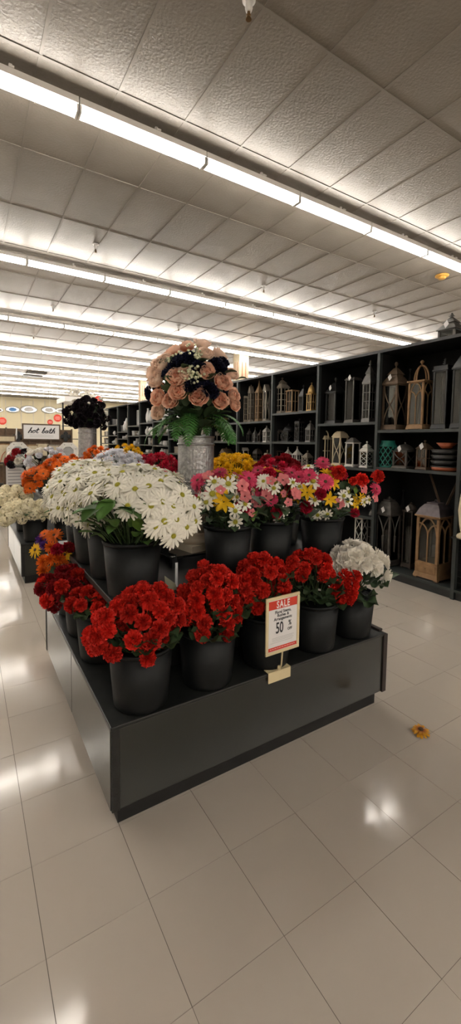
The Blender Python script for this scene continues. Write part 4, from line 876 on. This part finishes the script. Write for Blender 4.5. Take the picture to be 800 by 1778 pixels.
def small_frame(label, Y, z, h, w, m):
    t = thing('picture_frame', label, 'frame', (SX+.2, Y, z), 0, 'white and grey decor on the far shelves'); MB().box(0, .02, -w/2, w/2, 0, .03).box(0, .02, -w/2, w/2, h-.03, h).box(0, .02, -w/2, -w/2+.03, .03, h-.03).box(0, .02, w/2-.03, w/2, .03, h-.03).obj('frame_border', MT[m], t); MB().box(.006, .014, -w/2+.03, w/2-.03, .03, h-.03).obj('picture', MT['greycer'], t); return t
SHN = ['bottom', 'low', 'second', 'third', 'fourth', 'top']
for i in range(6, 14):
    rr = random.Random(500+i)
    for si, z in enumerate(shelves[i]):
        if z < 1.0: continue
        room = (shelves[i]+[2.4])[si+1]-z-.05; y = posts[i]+.06; nn = 0
        while y < posts[i+1]-.16:
            h = room*rr.uniform(.45, .95) if room < .5 else rr.uniform(.28, .5); m = rr.choice(['whitecer', 'whitecer', 'greycer', 'silver', 'greywood']); kd = rr.choice('vvvbf'); w = rr.uniform(.12, .2)
            mm = {'whitecer': 'white', 'greycer': 'grey', 'silver': 'silver', 'greywood': 'weathered wood'}[m]
            lb = f'{mm} {dict(v="vase", b="lidded box", f="frame")[kd]} {ORD[nn]} from the right on shelf {SHN[si+1]} of the {ORD[i]} bay'
            if kd == 'v': small_vase(lb, y+w/2, z, h, w*.45, m, rr.randint(0, 2))
            elif kd == 'b': deco_box(lb, y+w/2, z, min(h, .2), w, m)
            else: small_frame(lb, y+w/2, z, h, w, m)
            y += w+rr.uniform(.015, .05); nn += 1

# ------------------------------------------------------------------ second platform
QX0, QX1, QY0, QY1 = .45, 2.0, 4.63, 6.12
platform(QX0, QX1, QY0, QY1, 'second dark platform behind, carrying cream hydrangeas', [5.35])
riser(.74, 1.92, 4.86, 6.0, TZ, 'black raised tier on the second platform', (.1, .12, .1, .1))
platform(.47, 2.0, 7.9, 9.3, 'third dark platform far down the left aisle', [8.6])
V2 = at_y(151, 765, 5.25)
pedestal(V2.x, V2.y, TZ, .36, 'plaster column under the far galvanized vase'); vb = TZ+.36
vase(V2.x, V2.y, vb, .1, .44, 'ribbed galvanized vase holding the black bouquet')
bc = at_y(150, 724, 5.25); it = [('black', p, nn, 1.1) for p, nn in dome(bc, (.2, .2, .19), 70, -.6, 14, jit=.22)]
it += [('wrose', on_ball(a, b, bc, (.23, .23, .2))[0], on_ball(a, b, bc, (.23, .23, .2))[1], .8) for a, b in ((178, 705), (182, 718), (174, 695), (124, 703), (130, 697), (186, 728))]
bouquet('black_bouquet', 'round bouquet of black blossoms in the far vase', (V2.x, V2.y, vb+.3), it, [outleaf('bigdark', Vector((V2.x+.09*math.cos(a), V2.y+.09*math.sin(a), vb+.46)), (math.cos(a), math.sin(a)), 1.6, .9) for a in [k*.35 for k in range(18)]], seed=14, root_r=.02, core=(bc, .17))
def bush2(px, py, Y, rad, kinds, n, label, bl, z, seed, s=1.0, nm='flower_bush', xb=None, emin=-.5):
    c = at_y(px, py, Y); x = xb if xb is not None else c.x; bucket(x, Y, z, 'black bucket '+bl)
    it = [(random.Random(seed*7+i).choice(kinds), p, nn, s*random.Random(seed+i).uniform(.85, 1.15)) for i, (p, nn) in enumerate(dome(c, rad, n, emin, seed))]
    bouquet(nm, label, (x, Y, z+.032), it, leaf_ring((x, Y), .13, 12, z+BH, z+BH+.08, 'dovate', 1.2, seed), seed=seed)
bush2(38, 893, 4.75, (.17, .10, .11), ['ivory'], 22, 'cream hydrangeas at the front left of the second platform', 'under the front left cream hydrangeas of the second platform', PZ, 401, .95, 'hydrangea_bush', .60)
bush2(85, 888, 4.75, (.15, .10, .11), ['ivory'], 20, 'cream hydrangeas right beside the orange flowers on the second platform', 'under the right cream hydrangeas of the second platform', PZ, 402, .95, 'hydrangea_bush', .90)
bush2(22, 864, 5.35, (.16, .2, .10), ['ivory'], 22, 'cream hydrangeas farther back along the left edge of the second platform', 'under the rear cream hydrangeas of the second platform', PZ, 403, .95, 'hydrangea_bush', .585)
bush2(76, 836, 5.02, (.2, .16, .17), ['omum', 'orange'], 34, 'orange bush showing behind the white daisies', 'under the orange bush of the second tier', TZ, 404, 1.15, emin=-.6, xb=.88)
bush2(112, 812, 5.03, (.22, .16, .13), ['omum', 'orange'], 30, 'orange flowers just above the rear white daisies', 'under the rear orange flowers of the second tier', TZ, 405, 1.1, xb=1.16)
bush2(82, 803, 5.55, (.22, .18, .15), ['lavrose', 'wrose'], 30, 'white roses in front of the hot bath sign', 'under the white roses of the second tier', TZ, 406, 1.25, xb=.90)
bush2(40, 802, 5.83, (.16, .16, .13), ['rrose', 'rrose', 'wrose', 'black'], 22, 'deep red and white roses left of the white roses', 'under the deep red and white roses', TZ, 407, 1.15, xb=.88)
bush2(170, 795, 5.0, (.16, .14, .12), ['omum'], 22, 'orange pompoms below the far galvanized vase', 'under the orange pompoms below the far vase', TZ, 408, 1.1, xb=1.44)
bush2(218, 791, 5.5, (.2, .16, .13), ['yellow'], 26, 'yellow pompom bush on the second platform', 'under the yellow bush of the second platform', TZ, 409, 1.1)
# small sign card on an easel frame
cp = at_y(26, 824, 5.95); t = thing('lettered_card', 'white lettered card in a brown frame beside the red roses', 'sign', (cp.x, cp.y, PZ)); hz = cp.z-PZ
MB().box(-.01, .01, .01, .03, 0, hz).obj('stand_post', MT['brownwood'], t); MB().box(-.13, .13, 0, .015, hz-.16, hz+.15).obj('backing', MT['brownwood'], t); MB().box(-.10, .12, -.004, 0, hz-.13, hz+.13).obj('card', MT['paper'], t)
for k in range(6): MB().box(-.08, .10-.03*(k % 2), -.005, -.004, hz+.09-.04*k, hz+.103-.04*k).obj('lettering', MT['grey_print'], t)

# ------------------------------------------------------------------ far end: bath decor display
EY = 10.5
e0 = at_y(-30, 800, EY); e1 = at_y(125, 800, EY); ex0, ex1 = e0.x, e1.x; etop = at_y(60, 745, EY).z
t = thing('display_gondola', 'brown backed gondola with bath decor behind the flowers', 'gondola', ((ex0+ex1)/2, EY, 0)); hx = (ex1-ex0)/2
MB().box(-hx, hx, .02, .06, .15, etop).obj('back_panel', MT['brownpanel'], t); MB().box(-hx, hx, -.3, .06, 0, .15).obj('base', MT['shelf'], t)
ESZ = at_y(60, 785, EY-.15).z-.22
for z in (.5, ESZ): MB().box(-hx, hx, -.25, .02, z-.02, z).obj('shelf_board', MT['shelf'], t)
for k in range(5): x = -hx+2*hx*k/4; MB().box(x-.015, x+.015, -.02, .02, .15, etop+.02).obj('post', MT['brownwood'], t)
a_, b_ = at_y(38, 735, EY-.03), at_y(105, 765, EY-.03); hw, hh = abs(b_.x-a_.x)/2, abs(a_.z-b_.z)/2
t = thing('hot_bath_sign', 'white framed sign reading hot bath', 'sign', ((a_.x+b_.x)/2, EY-.03, (a_.z+b_.z)/2-hh))
MB().box(-hw, hw, -.01, .01, 0, .03).box(-hw, hw, -.01, .01, 2*hh-.03, 2*hh).box(-hw, -hw+.03, -.01, .01, .03, 2*hh-.03).box(hw-.03, hw, -.01, .01, .03, 2*hh-.03).obj('frame', MT['brownwood'], t)
MB().box(-hw+.03, hw-.03, -.006, .006, .03, 2*hh-.03).obj('board', MT['paper'], t)
# handwritten words as pen strokes
strokes = {'h': [[(0,0),(.25,.95),(.32,1.1),(.2,1.0),(.05,0)],[(.06,.3),(.25,.55),(.36,.45),(.33,0),(.45,.08)]], 'o': [[(.32,.5),(.1,.45),(.02,.2),(.15,0),(.34,.1),(.38,.38),(.3,.5),(.45,.42)]],
           't': [[(.2,1.0),(.1,.1),(.2,0),(.34,.1)],[(0,.62),(.36,.7)]], 'b': [[(.05,.1),(.28,1.0),(.3,1.1),(.18,.9),(.05,.05),(.2,0),(.36,.15),(.34,.45),(.12,.42)]], 'a': [[(.36,.45),(.12,.48),(.02,.18),(.12,0),(.3,.15),(.38,.48),(.33,.05),(.46,.06)]]}
x = 0; pen = MB(); ls = hh*.86; adv = {'h': .46, 'o': .44, 't': .36, 'b': .42, 'a': .47, ' ': .38}; word = 'hot bath'; tw = sum(adv[c] for c in word)
px_ = -tw/2
for c in word:
    for s in strokes.get(c, []): pen.tube([((px_+q[0]+q[1]*.18)*ls*1.05, -.0085, hh*.88+q[1]*ls*.72) for q in s], .010, 4)
    px_ += adv[c]
pen.obj('lettering', MT['black_print'], t)
for z in (hh*.62, hh*.42): MB().box(-hw*.62, hw*.62, -.008, -.006, z, z+.008).obj('lettering', MT['grey_print'], t)
def octframe(px, py, Y, w, h, label):
    p = at_y(px, py, Y); t = thing('octagon_frame', label, 'frame', (p.x, Y, ESZ)); c = .28
    def oc(s): return [(-w/2*s, -h/2*s+c*h*s), (-w/2*s+c*w*s, -h/2*s), (w/2*s-c*w*s, -h/2*s), (w/2*s, -h/2*s+c*h*s), (w/2*s, h/2*s-c*h*s), (w/2*s-c*w*s, h/2*s), (-w/2*s+c*w*s, h/2*s), (-w/2*s, h/2*s-c*h*s)]
    O, I = oc(1), oc(.55); v = [(x, y, z+h/2) for y in (-.015, .015) for x, z in O+I]; f = []
    for k in range(8):
        k2 = (k+1) % 8; f += [(k, k2, 8+k2, 8+k), (16+k2, 16+k, 24+k, 24+k2), (k2, k, 16+k, 16+k2), (8+k, 8+k2, 24+k2, 24+k)]
    MB().add(v, f).obj('frame_border', MT['whitewood'], t); MB().add([(x*1.02, 0, z*1.02+h/2) for x, z in I]+[(x*1.02, .008, z*1.02+h/2) for x, z in I], [tuple(range(8)), tuple(reversed(range(8, 16)))]).obj('picture', MT['greycer'], t)
    for k in range(8): x, z = oc(.78)[k]; MB().lathe([(0, -.012), (.012, 0), (0, .012)], 6, (x, -.016, z+h/2)).obj('stud', MT['greymetal'], t)
octframe(31, 785, EY-.15, .44, .44, 'white octagonal studded frame left below the hot bath sign')
octframe(118, 785, EY-.15, .44, .44, 'white octagonal studded frame right of the hot bath sign')
def cross(px, py, label):
    p = at_y(px, py, EY-.02); t = thing('wall_cross', label, 'cross', (p.x, EY-.02, p.z)); 
    for dx, dz in ((0, .07), (0, -.07), (.07, 0), (-.07, 0), (0, 0)): MB().lathe([(0, -.012), (.05, -.008), (.05, .008), (0, .012)], 8, (dx, 0, 0)).obj('petal_boss', MT['blackmetal'], t).matrix_local = Matrix.Translation((dx, 0, dz)) @ Matrix.Rotation(R(90), 4, 'X') @ Matrix.Translation((-dx, 0, 0))
    MB().box(-.02, .02, -.015, .0, -.12, .12).obj('bar', MT['blackmetal'], t)
cross(31, 758, 'dark four lobed metal cross left of the hot bath sign'); cross(114, 758, 'dark four lobed metal cross right of the hot bath sign')
pics = [(57, 782, .24, .26, 'tanwood'), (74, 781, .26, .27, 'creamwood'), (93, 782, .26, .26, 'greywood'), (4, 790, .3, .5, 'oakwood'), (10, 762, .4, .16, 'brownwood')]
for k, (a, b, w, h, m) in enumerate(pics):
    p = at_y(a, b, EY-.1); t = thing('small_picture', ['tan framed picture below the h of the hot bath sign', 'cream framed picture with orange sprig under the hot bath sign', 'grey framed picture under the right of the hot bath sign', 'warm wood framed panel at the left edge', 'brown arched board above the left octagonal frame'][k], 'picture', (p.x, EY-.1, p.z-h/2))
    MB().box(-w/2, w/2, 0, .015, 0, h).obj('frame', MT[m], t); MB().box(-w/2+.03, w/2-.03, -.004, 0, .03, h-.03).obj('print', MT['creamwood'], t)
    if k in (1, 3): MB().tube([(-.05, -.006, .06), (0, -.006, h*.5), (.06, -.006, h*.65)], .008, 4).obj('sprig', MT['terracotta'], t)
p = at_y(23, 760, EY-.07); t = thing('antler_ornament', 'white branching ornament at the left of the hot bath sign', 'ornament', (p.x, EY-.07, p.z-.2))
MB().tube([(-.12, 0, 0), (-.02, 0, .08), (.06, 0, .2), (.07, 0, .42)], [.03, .03, .025, .01], 7).obj('branch', MT['whitecer'], t, True); MB().tube([(-.02, 0, .08), (-.12, 0, .2), (-.2, 0, .22)], [.025, .02, .01], 7).obj('branch', MT['whitecer'], t, True)
# white headed gondola with canopy, behind black bouquet
gy = 13.5; c0, c1 = at_y(108, 697, gy), at_y(172, 686, gy); t = thing('header_canopy', 'white overhead canopy behind the black bouquet', 'canopy', ((c0.x+c1.x)/2, gy, 0)); w = (c1.x-c0.x)/2
MB().box(-w, w, -.4, .9, c0.z-.02, c0.z+.12).obj('canopy_board', MT['white_enamel'], t)
for s_ in (-1, 1): MB().box(s_*w*.9-.02, s_*w*.9+.02, .2, .24, 0, c0.z-.02).obj('post', MT['shelf'], t)
for z in (.5, 1.0, 1.5, 1.9): MB().box(-w*.9, w*.9, .2, .45, z-.02, z).obj('shelf_board', MT['shelf'], t)
for k in range(7):
    q = Vector((t.location.x-w+.15+(2*w-.3)*k/6, gy-.1, c0.z+.12)); o = thing('white_flower_spray', f'{ORD[k]} white flower spray from the left on top of the white canopy', 'flowers', q, 0, 'white sprays on the canopy')
    for u in range(4): put('rose_blossom', BL['wrose'][u % 2], o, (rnd.uniform(-.1, .1), rnd.uniform(-.08, .08), .06+.05*u)).scale = (1.7,)*3
# red round hanging signs
for a, b, Y, lb in ((171, 694, 12.5, 'red round hanging sign above the black bouquet'), (100, 726, 20, 'red round hanging sign above the right end of the hot bath sign'), (4, 731, 20, 'red round hanging sign at the left edge'), (87, 733, 22, 'small red round hanging sign above the hot bath sign')):
    p = at_y(a, b, Y); r = 6.5*depth(p)/FPX*(.7 if Y > 21 else 1); t = thing('round_sign', lb, 'sign', (p.x, Y, p.z), 0, 'round red hanging signs'); MB().lathe([(r, -.006), (r, .006)], 28).obj('disc', MT['red_print'], t).rotation_euler = (R(90), 0, 0)
    for k, (zz, ww) in enumerate(((.32, .5), (0, .7), (-.32, .5))): MB().box(-r*ww, r*ww, -.009, -.0065, r*zz-r*.06, r*zz+r*.06).obj('lettering', MT['pink_print'], t)
    MB().tube([(0, 0, r), (0, 0, CZ-p.z)], .004, 4).obj('wire', MT['white_enamel'], t)
# oval wall ornaments on far wall
for k, (a, b, w, blue) in enumerate(((-2, 712, 14, 0), (22, 711, 22, 1), (50, 711, 26, 0), (85, 712, 24, 0), (105, 713, 18, 0))):
    p = at_y(a, b, Y1-.06); r = w/2*depth(p)/FPX; t = thing('oval_wall_plaque', f'{["dark", "blue and white", "pale blue and silver", "silver", "small silver"][k]} oval plaque on the far wall', 'plaque', (p.x, Y1-.06, p.z), 0, 'oval plaques on the far wall')
    MB().lathe([(r, -.04), (r*1.05, 0), (r*.95, .05), (r*.8, .04)], 28, sy=.5).obj('rim', MT['silver'], t).rotation_euler = (R(90), 0, 0)
    MB().lathe([(r*.82, 0), (r*.5, .05), (0, .06)], 28, sy=.5).obj('oval_face', MT['blueglaze' if blue else ('brownwood' if k == 0 else 'whitecer')], t, True).rotation_euler = (R(90), 0, 0)
for k, a in enumerate((10, 37, 58, 78)):
    p = at_y(a, 722, Y1-.02); tag(MB().box(-.02, .02, -.02, .02, -1.2, 1.1).obj('trim_%d' % (k+1), MT['wall2'], None, loc=p), f'{ORD[k]} narrow vertical trim strip from the left on the far wall', 'trim', kind='structure')
# columns
for a, Y, wd, lb in ((418, 11.75, 26, 'cream square column with red pinstripes behind the lantern shelving'), (247, 19.3, 14, 'cream square column far behind the shelving')):
    p = at_y(a, 640, Y); w = wd*depth(p)/FPX/1.35; t = thing('square_column', lb, 'column', (p.x, Y, 0)); MB().box(-w/2, w/2, -w/2, w/2, 0, CZ).obj('column_shaft', MT['creamwood'], t); MB().box(-w*.54, w*.54, -w*.54, w*.54, 0, .15).obj('column_base', MT['creamwood'], t)
    for F in (0, 1):
        for zz in (2.9, 3.55):
            for s_ in (-.18, .18):
                q = MB().box(w*s_-.012, w*s_+.012, -w/2-.004, -w/2, zz, zz+.5) if F == 0 else MB().box(-w/2-.004, -w/2, w*s_-.012, w*s_+.012, zz, zz+.5); q.obj('stripe', MT['terracotta'], t)
# ------------------------------------------------------------------ ceiling fittings
for k, (a, b) in enumerate(((432, 0), (166, 424), (458, 496), (650, 541), (92, 531), (310, 566), (58, 580))):
    p = at_z(a, b, CZ); t = thing('sprinkler_head', ['white pendant sprinkler at the top of the picture', 'pendant sprinkler left between the first two light rows', 'pendant sprinkler in the middle between the first two light rows', 'pendant sprinkler right between the first two light rows', 'pendant sprinkler left between the second and third light rows', 'pendant sprinkler in the middle above the peach roses', 'pendant sprinkler left before the fourth light row'][k], 'sprinkler', (p.x, p.y, CZ), 0, 'pendant sprinklers')
    MB().lathe([(.045, 0), (.045, -.006), (.03, -.012)], 20).obj('escutcheon', MT['white_enamel'], t); MB().lathe([(.022, -.008), (.024, -.03), (.026, -.05), (.02, -.07), (.012, -.075)], 14).obj('sprinkler_body', MT['white_enamel'], t, True)
    MB().lathe([(.010, -.073), (.012, -.09), (.016, -.095), (.010, -.10), (.016, -.115), (.02, -.118), (.02, -.121)], 12).obj('deflector', MT['brass'], t)
p = at_z(767, 478, CZ); t = thing('smoke_detector', 'round amber ceiling detector at the right', 'detector', (p.x, p.y, CZ)); MB().lathe([(.11, 0), (.11, -.02), (.09, -.03)], 24).obj('detector_base', MT['orange_plastic'], t, True); MB().lathe([(.07, -.028), (.06, -.06), (.03, -.07), (0, -.07)], 20).obj('detector_dome', MT['orange_plastic'], t, True)
for k, (a, b) in enumerate(((63, 647), (56, 653))):
    p = at_z(a, b, CZ); t = thing('ceiling_vent', ['dark ceiling vent grille, upper of the pair', 'dark ceiling vent grille, lower of the pair'][k], 'vent', (p.x, p.y, CZ)); MB().box(-.4, .4, -.3, .3, -.012, 0).obj('vent_backing', MT['backp'], t)
    for q in range(7): MB().box(-.4, .4, -.28+.08*q, -.25+.08*q, -.03, -.012).obj('slat', MT['pewter'], t)
